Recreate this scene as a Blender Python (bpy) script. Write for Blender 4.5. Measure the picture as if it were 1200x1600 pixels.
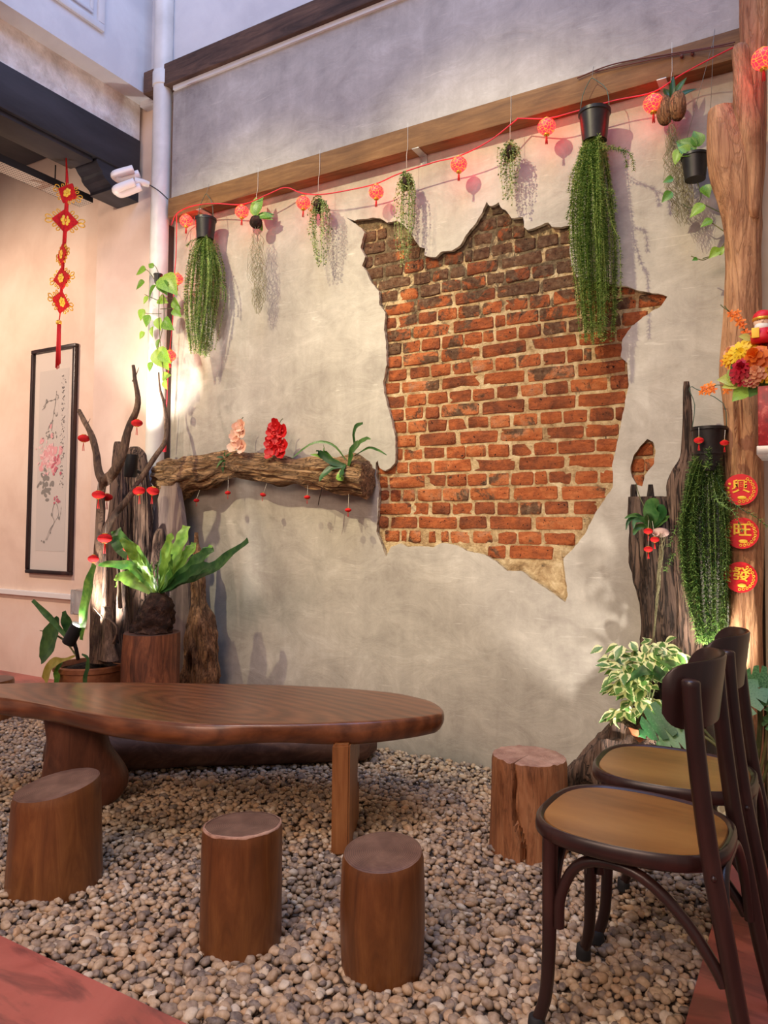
import bpy, bmesh, math, random
import numpy as np
from mathutils import Vector, Matrix, Euler, noise
from mathutils.geometry import tessellate_polygon

R = math.radians
V = Vector
rnd = random.Random(7)
scene = bpy.context.scene
for o in list(bpy.data.objects):
    bpy.data.objects.remove(o, do_unlink=True)
COL = scene.collection

# ------------------------------------------------------------------ camera
FPX, PYC = 1165.0, 773.0
CAM = V((0.0, -3.35, 1.15))
ROT = (Matrix.Rotation(R(30.4), 3, 'Z') @ Matrix.Rotation(R(92.4), 3, 'X') @ Matrix.Rotation(R(0.5), 3, 'Z'))
cd = bpy.data.cameras.new('camera')
cam = bpy.data.objects.new('camera', cd)
COL.objects.link(cam)
cam.matrix_world = Matrix.Translation(CAM) @ ROT.to_4x4()
cd.sensor_fit = 'HORIZONTAL'
cd.sensor_width = 36.0
cd.lens = 36.0 * FPX / 1200.0
cd.shift_y = -(800.0 - PYC) / 1200.0
cd.clip_start = 0.05
scene.camera = cam

# ------------------------------------------------------------------ colour management, world, lights
vs = scene.view_settings
vs.view_transform = 'Standard'
vs.look = 'None'
vs.exposure = 0.45
vs.gamma = 1.0
vs.use_curve_mapping = False
wd = bpy.data.worlds.new('world')
scene.world = wd
wd.use_nodes = True
bg = wd.node_tree.nodes['Background']
bg.inputs[0].default_value = (0.90, 0.76, 0.70, 1)
bg.inputs[1].default_value = 0.22


def lamp(kind, name, loc, target, energy, color, **kw):
    ld = bpy.data.lights.new(name, kind)
    ld.energy = energy
    ld.color = color
    for k, v in kw.items():
        setattr(ld, k, v)
    o = bpy.data.objects.new(name, ld)
    COL.objects.link(o)
    o.location = loc
    if target is not None:
        o.rotation_euler = (V(target) - V(loc)).to_track_quat('-Z', 'Y').to_euler()
    return o


WARM = (1.0, 0.88, 0.56)
# track spots high on the gallery opposite the wall
lamp('SPOT', 'track_spot', (-2.2, -3.1, 4.5), (-1.25, 0, 1.95), 400, WARM, spot_size=R(46), spot_blend=0.8, shadow_soft_size=0.035)
lamp('SPOT', 'track_spot', (-3.45, -3.0, 4.4), (-2.7, 0, 2.05), 370, WARM, spot_size=R(44), spot_blend=0.8, shadow_soft_size=0.035)
lamp('SPOT', 'track_spot', (-1.0, -3.4, 4.5), (-1.3, -1.6, 0.2), 150, (1.0, 0.78, 0.55), spot_size=R(60), spot_blend=0.8, shadow_soft_size=0.05)
# skylight of the air well: daylight from above
lamp('AREA', 'air_well_daylight', (-0.7, -2.4, 6.8), (-3.5, -1.0, 3.9), 145, (0.36, 0.54, 1.0), shape='RECTANGLE', size=4.0, size_y=3.0)
# unseen warm area fill added behind the camera; warm spot in the left room
lamp('AREA', 'warm_area_fill', (-1.2, -5.6, 3.2), (-1.6, -1.0, 0.8), 88, (1.0, 0.70, 0.55), shape='RECTANGLE', size=3.0, size_y=1.2)
lamp('SPOT', 'left_room_spot', (-5.6, -2.0, 3.1), (-5.2, 0.1, 1.8), 190, (1.0, 0.76, 0.6), spot_size=R(110), spot_blend=0.9, shadow_soft_size=0.06)


# ------------------------------------------------------------------ pixel -> place
def ray(px, py):
    return (ROT @ V(((px - 600) / FPX, -(py - PYC) / FPX, -1.0)))


def W(px, py, y=0.0):                       # point on an upright plane parallel to the wall
    d = ray(px, py)
    return CAM + d * ((y - CAM.y) / d.y)


def F(px, py, z=0.0):                       # point on a level plane
    d = ray(px, py)
    return CAM + d * ((z - CAM.z) / d.z)


def X(px, py, x):
    d = ray(px, py)
    return CAM + d * ((x - CAM.x) / d.x)


def mpp(p):                                 # metres per photo pixel at p
    q = ROT.transposed() @ (V(p) - CAM)
    return -q.z / FPX


# ------------------------------------------------------------------ mesh builder
class MB:
    def __init__(self):
        self.v = []
        self.f = []
        self.m = []

    def add(self, vs_, fs_, mi=0):
        o = len(self.v)
        self.v.extend(vs_)
        self.f.extend([tuple(i + o for i in f) for f in fs_])
        self.m.extend([mi] * len(fs_))
        return self

    def box(self, lo, hi, mi=0):
        x0, y0, z0 = lo
        x1, y1, z1 = hi
        vv = [V((x, y, z)) for z in (z0, z1) for y in (y0, y1) for x in (x0, x1)]
        return self.add(vv, [(0, 2, 3, 1), (4, 5, 7, 6), (0, 1, 5, 4), (2, 6, 7, 3), (0, 4, 6, 2), (1, 3, 7, 5)], mi)

    def rbox(self, lo, hi, b=0.004, mi=0):   # bevelled box
        bm = bmesh.new()
        bmesh.ops.create_cube(bm, size=1.0)
        lo = V(lo); hi = V(hi)
        for v in bm.verts:
            v.co = V((lo[i] + (v.co[i] + 0.5) * (hi[i] - lo[i]) for i in range(3)))
        bmesh.ops.bevel(bm, geom=list(bm.edges), offset=b, segments=2, affect='EDGES', profile=0.6)
        return self.bm(bm, mi)

    def bm(self, bm, mi=0, mat=None):
        bm.verts.index_update()
        vv = [(mat @ v.co if mat else v.co.copy()) for v in bm.verts]
        ff = [tuple(v.index for v in f.verts) for f in bm.faces]
        bm.free()
        return self.add(vv, ff, mi)

    def tube(self, pts, rad, n=8, mi=0, cap=True, squash=None):
        pts = [V(p) for p in pts]
        k = len(pts)
        if not hasattr(rad, '__len__'):
            rad = [rad] * k
        vv = []
        prev = None
        for i, p in enumerate(pts):
            t = (pts[min(i + 1, k - 1)] - pts[max(i - 1, 0)])
            t = t.normalized() if t.length > 1e-9 else V((0, 0, 1))
            if prev is None:
                a = V((0, 0, 1)) if abs(t.z) < 0.9 else V((1, 0, 0))
                u = t.cross(a).normalized()
            else:
                u = (prev - t * prev.dot(t))
                u = u.normalized() if u.length > 1e-6 else t.orthogonal().normalized()
            prev = u
            w = t.cross(u)
            for j in range(n):
                a = 2 * math.pi * j / n
                vv.append(p + (u * math.cos(a) + w * math.sin(a)) * rad[i])
        ff = []
        for i in range(k - 1):
            for j in range(n):
                j2 = (j + 1) % n
                ff.append((i * n + j, i * n + j2, (i + 1) * n + j2, (i + 1) * n + j))
        if cap:
            ff.append(tuple(range(n - 1, -1, -1)))
            ff.append(tuple((k - 1) * n + j for j in range(n)))
        return self.add(vv, ff, mi)

    def lathe(self, prof, n=24, c=(0, 0, 0), mi=0, mat=None, cap=(True, True)):
        c = V(c)
        vv = []
        for r, z in prof:
            for j in range(n):
                a = 2 * math.pi * j / n
                p = V((r * math.cos(a), r * math.sin(a), z))
                vv.append((mat @ p if mat else p) + c)
        ff = []
        k = len(prof)
        for i in range(k - 1):
            for j in range(n):
                j2 = (j + 1) % n
                ff.append((i * n + j, i * n + j2, (i + 1) * n + j2, (i + 1) * n + j))
        if cap[0]:
            ff.append(tuple(range(n - 1, -1, -1)))
        if cap[1]:
            ff.append(tuple((k - 1) * n + j for j in range(n)))
        return self.add(vv, ff, mi)

    def sphere(self, c, r, seg=12, rings=8, mi=0, mat=None):
        prof = []
        for i in range(rings + 1):
            a = -math.pi / 2 + math.pi * i / rings
            prof.append((max(1e-4, math.cos(a)), math.sin(a)))
        m3 = Matrix.Diagonal(V((r, r, r)) if not hasattr(r, '__len__') else V(r))
        if mat:
            m3 = mat.to_3x3() @ m3
        return self.lathe(prof, seg, c, mi, m3, cap=(False, False))

    def loft(self, rings, n=24, amp=0.0, fa=3.0, ft=2.0, amp2=0.0, fa2=9.0, ft2=6.0, seed=0.0, cap=True, mi=0, power=2.0, capmi=None, dome=0.0):
        # rings: (centre, half-axis u, half-axis v); noisy bark-like surface
        vv = []
        k = len(rings)
        acc = 0.0
        for i, (c, u, v) in enumerate(rings):
            if i:
                acc += (rings[i][0] - rings[i - 1][0]).length
            for j in range(n):
                a = 2 * math.pi * j / n
                ca, sa = math.cos(a), math.sin(a)
                if power != 2.0:
                    q = (abs(ca) ** power + abs(sa) ** power) ** (-1.0 / power)
                    ca, sa = ca * q, sa * q
                d = 0.0
                if amp:
                    d += amp * noise.noise(V((ca * fa + seed, sa * fa - seed, acc * ft)))
                if amp2:
                    d += amp2 * (0.5 - 2 * abs(noise.noise(V((ca * fa2 + seed * 2, sa * fa2, acc * ft2)))))
                s = 1.0 + d
                vv.append(c + u * (ca * s) + v * (sa * s))
        ff = []
        for i in range(k - 1):
            for j in range(n):
                j2 = (j + 1) % n
                ff.append((i * n + j, i * n + j2, (i + 1) * n + j2, (i + 1) * n + j))
        o = len(self.v)
        self.add(vv, ff, mi)
        if cap:
            cm = mi if capmi is None else capmi
            for i0, rev in ((0, True), ((k - 1) * n, False)):
                c = rings[0][0] if i0 == 0 else rings[-1][0]
                idx = len(self.v)
                ext = V((0, 0, 0))
                if dome:
                    e = (rings[0][0] - rings[1][0]) if i0 == 0 else (rings[-1][0] - rings[-2][0])
                    ext = e.normalized() * dome
                self.v.append(c + ext)
                for j in range(n):
                    a, b = o + i0 + j, o + i0 + (j + 1) % n
                    self.f.append((b, a, idx) if rev else (a, b, idx))
                    self.m.append(cm)
        return self


def resample(rows, m):
    """piecewise Catmull-Rom through rows of equal-length tuples, m samples"""
    k = len(rows)
    out = []
    for s in range(m):
        t = s * (k - 1) / (m - 1)
        i = min(int(t), k - 2)
        f = t - i
        p0, p1, p2, p3 = rows[max(i - 1, 0)], rows[i], rows[i + 1], rows[min(i + 2, k - 1)]
        out.append(tuple(0.5 * (2 * b + (c - a) * f + (2 * a - 5 * b + 4 * c - d) * f * f + (3 * b - a - 3 * c + d) * f ** 3)
                         for a, b, c, d in zip(p0, p1, p2, p3)))
    return out


def smooth_path(pts, m):
    return [V(p) for p in resample([tuple(p) for p in pts], m)]


def sil_v(rows, y, k=1.0, m=None, dh=None):
    """upright silhouette (py, pxL, pxR) standing around plane y -> loft rings. k = depth/width ratio"""
    if m:
        rows = resample(rows, m)
    out = []
    for py, a, b in rows:
        A, B = W(a, py, y), W(b, py, y)
        c = (A + B) / 2
        hw = (B - A).length / 2
        d = c - CAM
        cs = abs(d.y) / math.hypot(d.x, d.y)
        sn = abs(d.x) / math.hypot(d.x, d.y)
        u = hw * cs / math.sqrt(cs * cs + k * k * sn * sn)
        out.append((c, V((u, 0, 0)), V((0, u * k if dh is None else dh, 0))))
    return out


def sil_h(rows, y, k=1.0, m=None):
    """lying silhouette (px, pyTop, pyBottom) around plane y -> loft rings along x"""
    if m:
        rows = resample(rows, m)
    out = []
    for px, a, b in rows:
        A, B = W(px, a, y), W(px, b, y)
        hw = (A - B).length / 2
        out.append(((A + B) / 2, V((0, 0, hw)), V((0, hw * k, 0))))
    return out


def mesh_obj(name, mb, mats, parent=None, smooth=True, base=None, angle=None):
    me = bpy.data.meshes.new(name)
    vv = mb.v
    if parent is not None:
        org = parent.matrix_basis.translation.copy()
        pp = parent
        while pp.parent is not None:
            pp = pp.parent
            org += pp.matrix_basis.translation
        loc = V((0, 0, 0))
    else:
        if base is None:
            xs = [p[0] for p in vv]; ys = [p[1] for p in vv]; zs = [p[2] for p in vv]
            base = V(((min(xs) + max(xs)) / 2, (min(ys) + max(ys)) / 2, min(zs)))
        org = V(base)
        loc = org
    me.from_pydata([(p[0] - org[0], p[1] - org[1], p[2] - org[2]) for p in vv], [], mb.f)
    if not isinstance(mats, (list, tuple)):
        mats = [mats]
    for m_ in mats:
        me.materials.append(m_)
    if len(mats) > 1:
        me.polygons.foreach_set('material_index', mb.m)
    if smooth:
        me.polygons.foreach_set('use_smooth', [True] * len(me.polygons))
    me.update()
    if smooth and angle:
        try:
            me.set_sharp_from_angle(angle=R(angle))
        except Exception:
            pass
    o = bpy.data.objects.new(name, me)
    COL.objects.link(o)
    o.location = loc
    if parent is not None:
        o.parent = parent
    return o


def thing(name, label, cat, loc, group=None):
    o = bpy.data.objects.new(name, None)
    o.empty_display_size = 0.05
    COL.objects.link(o)
    o.location = loc
    return tag(o, label, cat, group)


def tag(o, label, cat, group=None, kind=None):
    o['label'] = label
    o['category'] = cat
    if group:
        o['group'] = group
    if kind:
        o['kind'] = kind
    return o


def struct(name, mb, mats, label, cat='wall', smooth=False, angle=None):
    o = mesh_obj(name, mb, mats, smooth=smooth, base=(0, 0, 0), angle=angle)
    o['kind'] = 'structure'
    o['label'] = label
    o['category'] = cat
    return o


def stuff(o):
    o['kind'] = 'stuff'
    return o


# ------------------------------------------------------------------ materials
def lin(c):
    return tuple((x / 255 / 12.92) if x / 255 <= 0.04045 else ((x / 255 + 0.055) / 1.055) ** 2.4 for x in c) + (1.0,)


def new_mat(name):
    m = bpy.data.materials.new(name)
    m.use_nodes = True
    nt = m.node_tree
    return m, nt, nt.nodes['Principled BSDF']


def tex_coord(nt, scale=(1, 1, 1), loc=(0, 0, 0), rot=(0, 0, 0), out='Object'):
    tc = nt.nodes.new('ShaderNodeTexCoord')
    mp = nt.nodes.new('ShaderNodeMapping')
    mp.inputs['Scale'].default_value = scale
    mp.inputs['Location'].default_value = loc
    mp.inputs['Rotation'].default_value = rot
    nt.links.new(tc.outputs[out], mp.inputs[0])
    return mp.outputs[0]


def nz(nt, vec, scale, detail=4, rough=0.55, dist=0.0):
    n = nt.nodes.new('ShaderNodeTexNoise')
    n.inputs['Scale'].default_value = scale
    n.inputs['Detail'].default_value = detail
    n.inputs['Roughness'].default_value = rough
    n.inputs['Distortion'].default_value = dist
    nt.links.new(vec, n.inputs['Vector'])
    return n.outputs[0]


def ramp(nt, fac, stops):
    r = nt.nodes.new('ShaderNodeValToRGB')
    el = r.color_ramp.elements
    while len(el) < len(stops):
        el.new(0.5)
    for e, (p, c) in zip(el, stops):
        e.position = p
        e.color = lin(c) if len(c) == 3 and max(c) > 1.001 else (tuple(c) + (1,) if len(c) == 3 else c)
    nt.links.new(fac, r.inputs[0])
    return r.outputs[0]


def mixc(nt, fac, a, b, mode='MIX'):
    x = nt.nodes.new('ShaderNodeMix')
    x.data_type = 'RGBA'
    x.blend_type = mode
    for sock, val in ((x.inputs[0], fac), (x.inputs[6], a), (x.inputs[7], b)):
        if hasattr(val, 'is_linked') or hasattr(val, 'links'):
            nt.links.new(val, sock)
        else:
            sock.default_value = val if not (isinstance(val, tuple) and len(val) == 3) else lin(val)
    return x.outputs[2]


def mth(nt, op, a, b=None, clamp=False):
    n = nt.nodes.new('ShaderNodeMath')
    n.operation = op
    n.use_clamp = clamp
    for i, val in enumerate((a, b)):
        if val is None:
            continue
        if hasattr(val, 'links'):
            nt.links.new(val, n.inputs[i])
        else:
            n.inputs[i].default_value = val
    return n.outputs[0]


def contrast(nt, f, k):
    return mth(nt, 'ADD', mth(nt, 'MULTIPLY', mth(nt, 'SUBTRACT', f, 0.5), k), 0.5)


def bump(nt, bs, h, strength=0.4, dist=0.01, chain=None):
    b = nt.nodes.new('ShaderNodeBump')
    b.inputs['Strength'].default_value = strength
    b.inputs['Distance'].default_value = dist
    nt.links.new(h, b.inputs['Height'])
    if chain:
        nt.links.new(chain, b.inputs['Normal'])
    nt.links.new(b.outputs[0], bs.inputs['Normal'])
    return b.outputs[0]


def simple(name, c, rough=0.6, metal=0.0, spec=0.5, emit=None, estr=0.0, alpha=None, trans=0.0, sub=0.0):
    m, nt, bs = new_mat(name)
    bs.inputs['Base Color'].default_value = lin(c)
    bs.inputs['Roughness'].default_value = rough
    bs.inputs['Metallic'].default_value = metal
    bs.inputs['Specular IOR Level'].default_value = spec
    if trans:
        bs.inputs['Transmission Weight'].default_value = trans
    if emit:
        bs.inputs['Emission Color'].default_value = lin(emit)
        bs.inputs['Emission Strength'].default_value = estr
    return m


def mottled(name, stops, scale=6, stretch=(1, 1, 1), rough=0.7, bumps=0.3, bdist=0.006, bscale=None, spec=0.4, detail=6, dist=0.3, rand=0.0, fine=None):
    """noise-coloured material; stretch squeezes the grain"""
    m, nt, bs = new_mat(name)
    vec = tex_coord(nt, stretch)
    n = nz(nt, vec, scale, detail, 0.6, dist)
    if rand:
        oi = nt.nodes.new('ShaderNodeObjectInfo')
        n = mth(nt, 'ADD', n, mth(nt, 'MULTIPLY', mth(nt, 'SUBTRACT', oi.outputs['Random'], 0.5), rand))
    col = ramp(nt, contrast(nt, n, 1.4), stops)
    nt.links.new(col, bs.inputs['Base Color'])
    bs.inputs['Roughness'].default_value = rough
    bs.inputs['Specular IOR Level'].default_value = spec
    if bumps:
        b = nz(nt, vec, bscale or scale * 3, 5, 0.65)
        bump(nt, bs, b, bumps, bdist)
    return m


def leafmat(name, c1, c2, rough=0.4, island=False, scale=25):
    m, nt, bs = new_mat(name)
    vec = tex_coord(nt)
    n = nz(nt, vec, scale, 3)
    oi = nt.nodes.new('ShaderNodeObjectInfo')
    n2 = mth(nt, 'ADD', n, mth(nt, 'MULTIPLY', mth(nt, 'SUBTRACT', oi.outputs['Random'], 0.5), 0.5))
    if island:
        geo = nt.nodes.new('ShaderNodeNewGeometry')
        n2 = mth(nt, 'ADD', mth(nt, 'MULTIPLY', n, 0.3), mth(nt, 'MULTIPLY', geo.outputs['Random Per Island'], 0.7))
    col = ramp(nt, n2, [(0.3, c1), (0.7, c2)])
    nt.links.new(col, bs.inputs['Base Color'])
    bs.inputs['Roughness'].default_value = rough
    bs.inputs['Subsurface Weight'].default_value = 0.0
    tr = nt.nodes.new('ShaderNodeBsdfTranslucent')
    nt.links.new(col, tr.inputs[0])
    mx = nt.nodes.new('ShaderNodeMixShader')
    mx.inputs[0].default_value = 0.3
    out = nt.nodes['Material Output']
    nt.links.new(bs.outputs[0], mx.inputs[1])
    nt.links.new(tr.outputs[0], mx.inputs[2])
    nt.links.new(mx.outputs[0], out.inputs[0])
    return m


M = {}
# troweled plaster
def plaster(name, stops, spec=0.25):
    m, nt, bs = new_mat(name)
    vec = tex_coord(nt)
    big = nz(nt, vec, 1.1, 9, 0.62, 0.6)
    mid = nz(nt, tex_coord(nt, (1, 1, 1.5), rot=(0, R(35), 0)), 4.5, 9, 0.7, 0.9)
    ver = nz(nt, tex_coord(nt, (6.0, 1, 0.9)), 1.8, 7, 0.65, 0.5)
    grit = nz(nt, vec, 22, 8, 0.75, 0.3)
    f = mth(nt, 'ADD', mth(nt, 'MULTIPLY', big, 0.42), mth(nt, 'ADD', mth(nt, 'MULTIPLY', mid, 0.3), mth(nt, 'ADD', mth(nt, 'MULTIPLY', ver, 0.14), mth(nt, 'MULTIPLY', grit, 0.14))))
    col = ramp(nt, contrast(nt, f, 2.9), stops)
    # sparse pale trowel scratches
    sc = nz(nt, tex_coord(nt, (1, 1, 9.0), rot=(0, R(-28), 0)), 5.0, 3, 0.5, 1.5)
    k = nt.nodes.new('ShaderNodeMapRange')
    k.inputs[1].default_value = 0.66
    k.inputs[2].default_value = 0.74
    k.inputs[4].default_value = 0.3
    nt.links.new(sc, k.inputs[0])
    col = mixc(nt, k.outputs[0], col, (226, 220, 208))
    nt.links.new(col, bs.inputs['Base Color'])
    bs.inputs['Roughness'].default_value = 0.6
    bs.inputs['Specular IOR Level'].default_value = spec
    fine = nz(nt, vec, 70, 4, 0.7)
    ch = bump(nt, bs, mid, 0.3, 0.012)
    bump(nt, bs, fine, 0.12, 0.003, ch)
    return m


M['plaster'] = plaster('plaster', [(0.1, (142, 133, 124)), (0.4, (168, 160, 149)), (0.62, (184, 176, 164)), (0.9, (206, 199, 188))])
M['plaster_up'] = plaster('plaster_upper', [(0.1, (140, 134, 130)), (0.4, (168, 162, 157)), (0.62, (184, 178, 172)), (0.9, (206, 201, 196))])
M['plaster_edge'] = mottled('plaster_edge', [(0.3, (120, 100, 78)), (0.6, (196, 180, 150)), (0.8, (226, 214, 190))], 30, rough=0.9, bumps=0.5)
def mortar_mat():
    m, nt, bs = new_mat('mortar')
    geo = nt.nodes.new('ShaderNodeNewGeometry')
    pos = geo.outputs['Position']
    n = nz(nt, pos, 18, 9, 0.7, 0.4)
    base = ramp(nt, contrast(nt, n, 1.7), [(0.12, (112, 86, 60)), (0.38, (176, 146, 106)), (0.6, (206, 180, 138)), (0.85, (226, 206, 168))])
    sx = nt.nodes.new('ShaderNodeSeparateXYZ')
    nt.links.new(pos, sx.inputs[0])
    hz = nt.nodes.new('ShaderNodeMapRange')
    hz.inputs[1].default_value = 1.9
    hz.inputs[2].default_value = 2.6
    hz.inputs[3].default_value = -0.08
    hz.inputs[4].default_value = 0.16
    nt.links.new(sx.outputs[2], hz.inputs[0])
    k = nt.nodes.new('ShaderNodeMapRange')
    k.inputs[1].default_value = 0.54
    k.inputs[2].default_value = 0.62
    k.inputs[4].default_value = 0.85
    nt.links.new(mth(nt, 'ADD', nz(nt, pos, 13, 7, 0.7, 0.5), hz.outputs[0]), k.inputs[0])
    col = mixc(nt, k.outputs[0], base, ramp(nt, nz(nt, pos, 60, 3), [(0.35, (54, 44, 36)), (0.65, (104, 90, 72))]))
    nt.links.new(col, bs.inputs['Base Color'])
    bs.inputs['Roughness'].default_value = 0.95
    bs.inputs['Specular IOR Level'].default_value = 0.15
    ch = bump(nt, bs, nz(nt, pos, 26, 6, 0.7), 0.8, 0.02)
    bump(nt, bs, nz(nt, pos, 110, 4, 0.7), 0.7, 0.008, ch)
    return m


M['mortar'] = mortar_mat()
M['pink_wall'] = mottled('pink_wall', [(0.3, (222, 196, 176)), (0.55, (232, 208, 188)), (0.8, (238, 218, 200))], 2.2, rough=0.75, bumps=0.12, bscale=30, spec=0.2)
M['white_wall'] = mottled('white_wall', [(0.3, (206, 206, 210)), (0.6, (222, 222, 224)), (0.8, (230, 230, 230))], 2.0, rough=0.7, bumps=0.15, bscale=25, spec=0.25)
M['rough_white'] = mottled('rough_white', [(0.3, (196, 186, 176)), (0.6, (228, 220, 212)), (0.8, (240, 234, 228))], 9, rough=0.85, bumps=0.6, bdist=0.02, bscale=14)
M['pipe'] = mottled('pipe_paint', [(0.3, (206, 202, 196)), (0.6, (226, 222, 216)), (0.8, (234, 231, 226))], 3, rough=0.4, bumps=0.0)
M['cream'] = mottled('cream_wall', [(0.3, (224, 208, 172)), (0.7, (240, 226, 192))], 2, rough=0.7, bumps=0.1)


def brick_mat():
    m, nt, bs = new_mat('brick')
    tc = nt.nodes.new('ShaderNodeTexCoord')
    geo = nt.nodes.new('ShaderNodeNewGeometry')
    oi = nt.nodes.new('ShaderNodeObjectInfo')
    n = nz(nt, geo.outputs['Position'], 16, 6, 0.65, 0.4)
    f = mth(nt, 'ADD', mth(nt, 'MULTIPLY', contrast(nt, n, 1.6), 0.62), mth(nt, 'MULTIPLY', oi.outputs['Random'], 0.42))
    base = ramp(nt, f, [(0.22, (120, 70, 48)), (0.4, (160, 88, 54)), (0.56, (188, 102, 58)), (0.72, (204, 124, 76)), (0.9, (184, 138, 110))])
    # old soot, heaviest in the upper courses, with the odd grey brick lower down
    sx = nt.nodes.new('ShaderNodeSeparateXYZ')
    nt.links.new(geo.outputs['Position'], sx.inputs[0])
    hz = nt.nodes.new('ShaderNodeMapRange')
    hz.inputs[1].default_value = 1.75
    hz.inputs[2].default_value = 2.65
    hz.inputs[3].default_value = -0.06
    hz.inputs[4].default_value = 0.2
    nt.links.new(sx.outputs[2], hz.inputs[0])
    s = nz(nt, geo.outputs['Position'], 7.5, 7, 0.7, 0.5)
    s2 = mth(nt, 'ADD', mth(nt, 'ADD', s, hz.outputs[0]), mth(nt, 'MULTIPLY', mth(nt, 'SUBTRACT', oi.outputs['Random'], 0.5), 0.16))
    k = nt.nodes.new('ShaderNodeMapRange')
    k.inputs[1].default_value = 0.54
    k.inputs[2].default_value = 0.60
    nt.links.new(s2, k.inputs[0])
    soot = ramp(nt, nz(nt, geo.outputs['Position'], 40, 3), [(0.35, (62, 50, 40)), (0.6, (104, 88, 70)), (0.75, (140, 122, 98))])
    col = mixc(nt, mth(nt, 'MULTIPLY', k.outputs[0], 0.85), base, soot)
    spk = nz(nt, geo.outputs['Position'], 75, 4, 0.6)
    k2 = nt.nodes.new('ShaderNodeMapRange')
    k2.inputs[1].default_value = 0.62
    k2.inputs[2].default_value = 0.68
    nt.links.new(spk, k2.inputs[0])
    col = mixc(nt, k2.outputs[0], col, (40, 28, 24))
    nt.links.new(col, bs.inputs['Base Color'])
    bs.inputs['Roughness'].default_value = 0.9
    bs.inputs['Specular IOR Level'].default_value = 0.2
    h = nz(nt, tex_coord(nt, (0.7, 1, 1.5)), 30, 7, 0.72, 0.8)
    ch = bump(nt, bs, h, 1.0, 0.022)
    bump(nt, bs, nz(nt, geo.outputs['Position'], 120, 4, 0.7), 0.6, 0.008, ch)
    return m


M['brick'] = brick_mat()


def wood(name, stops, axis='Z', scale=5, stretch=9, rough=0.55, bumps=0.3, spec=0.4, bd=0.004, coat=0.0, cracks=0.0, con=1.5):
    m, nt, bs = new_mat(name)
    sc = {'X': (1.0 / stretch, 1, 1), 'Y': (1, 1.0 / stretch, 1), 'Z': (1, 1, 1.0 / stretch)}[axis]
    vec = tex_coord(nt, sc)
    n = nz(nt, vec, scale * 4, 8, 0.7, 1.0)
    n2 = nz(nt, tex_coord(nt), scale * 0.7, 4, 0.55)
    f = mth(nt, 'ADD', mth(nt, 'MULTIPLY', n, 0.68), mth(nt, 'MULTIPLY', n2, 0.32))
    col = ramp(nt, contrast(nt, f, con), stops)
    b = nz(nt, vec, scale * 8, 7, 0.7, 0.6)
    if cracks:
        c1 = nz(nt, tex_coord(nt, tuple(x * (0.6 if x < 1 else 1) for x in sc)), scale * 5, 4, 0.6, 1.2)
        d = mth(nt, 'ABSOLUTE', mth(nt, 'SUBTRACT', c1, 0.5))
        k = nt.nodes.new('ShaderNodeMapRange')
        k.inputs[1].default_value = 0.008
        k.inputs[2].default_value = 0.04
        k.inputs[3].default_value = cracks
        k.inputs[4].default_value = 0.0
        nt.links.new(d, k.inputs[0])
        col = mixc(nt, k.outputs[0], col, (26, 18, 14))
        b = mth(nt, 'SUBTRACT', b, k.outputs[0])
    nt.links.new(col, bs.inputs['Base Color'])
    bs.inputs['Roughness'].default_value = rough
    bs.inputs['Specular IOR Level'].default_value = spec
    if coat:
        bs.inputs['Coat Weight'].default_value = coat
        bs.inputs['Coat Roughness'].default_value = 0.25
    if bumps:
        bump(nt, bs, b, bumps, bd)
    return m


M['beam'] = wood('beam_wood', [(0.2, (84, 56, 32)), (0.5, (124, 88, 52)), (0.8, (154, 116, 74))], 'X', 6, 10, 0.7, 0.35)
M['beam_dark'] = wood('beam_dark_wood', [(0.3, (52, 38, 32)), (0.5, (84, 62, 52)), (0.7, (112, 84, 68))], 'X', 5, 8, 0.75, 0.4)
M['black_beam'] = mottled('black_beam_paint', [(0.3, (34, 34, 40)), (0.7, (56, 55, 62))], 6, (1, 0.2, 1), 0.55, 0.3, 0.004, 30)
M['strip'] = mottled('dark_strip', [(0.3, (52, 38, 32)), (0.7, (92, 72, 60))], 12, (1, 1, 0.2), 0.7, 0.3)
M['trunk'] = wood('trunk_wood', [(0.15, (84, 52, 34)), (0.38, (146, 98, 66)), (0.58, (188, 140, 100)), (0.85, (216, 174, 132))], 'Z', 4, 5, 0.62, 0.7, bd=0.008, cracks=0.25)
M['driftdark'] = wood('drift_dark_wood', [(0.3, (40, 30, 26)), (0.5, (78, 60, 50)), (0.68, (112, 88, 72)), (0.8, (150, 122, 102))], 'Z', 5, 8, 0.85, 0.8, bd=0.012, cracks=0.85)
M['driftwood'] = wood('driftwood', [(0.25, (50, 36, 30)), (0.45, (92, 70, 58)), (0.62, (128, 102, 86)), (0.85, (172, 144, 124))], 'Z', 5, 8, 0.85, 0.8, bd=0.012, cracks=0.85)
M['bark'] = wood('bark_log', [(0.2, (74, 52, 36)), (0.42, (128, 96, 66)), (0.6, (172, 134, 94)), (0.85, (206, 172, 130))], 'X', 5, 4, 0.85, 1.0, bd=0.015, cracks=0.45)
M['gnarled'] = wood('gnarled_wood', [(0.2, (76, 50, 34)), (0.45, (140, 98, 64)), (0.64, (180, 132, 90)), (0.85, (208, 164, 118))], 'Z', 7, 3, 0.8, 1.0, bd=0.012, cracks=0.4)
M['branch'] = wood('branch_bark', [(0.3, (56, 42, 34)), (0.5, (96, 72, 56)), (0.7, (134, 106, 84))], 'Z', 8, 3, 0.8, 0.7, bd=0.005, cracks=0.4)
M['plank'] = wood('grey_plank', [(0.3, (98, 82, 76)), (0.55, (134, 114, 104)), (0.75, (156, 136, 124))], 'Z', 4, 8, 0.8, 0.3)
M['stump'] = wood('stump_wood', [(0.3, (66, 38, 26)), (0.45, (110, 62, 40)), (0.6, (148, 88, 56)), (0.75, (170, 108, 70))], 'Z', 5, 6, 0.55, 0.3)
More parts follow.
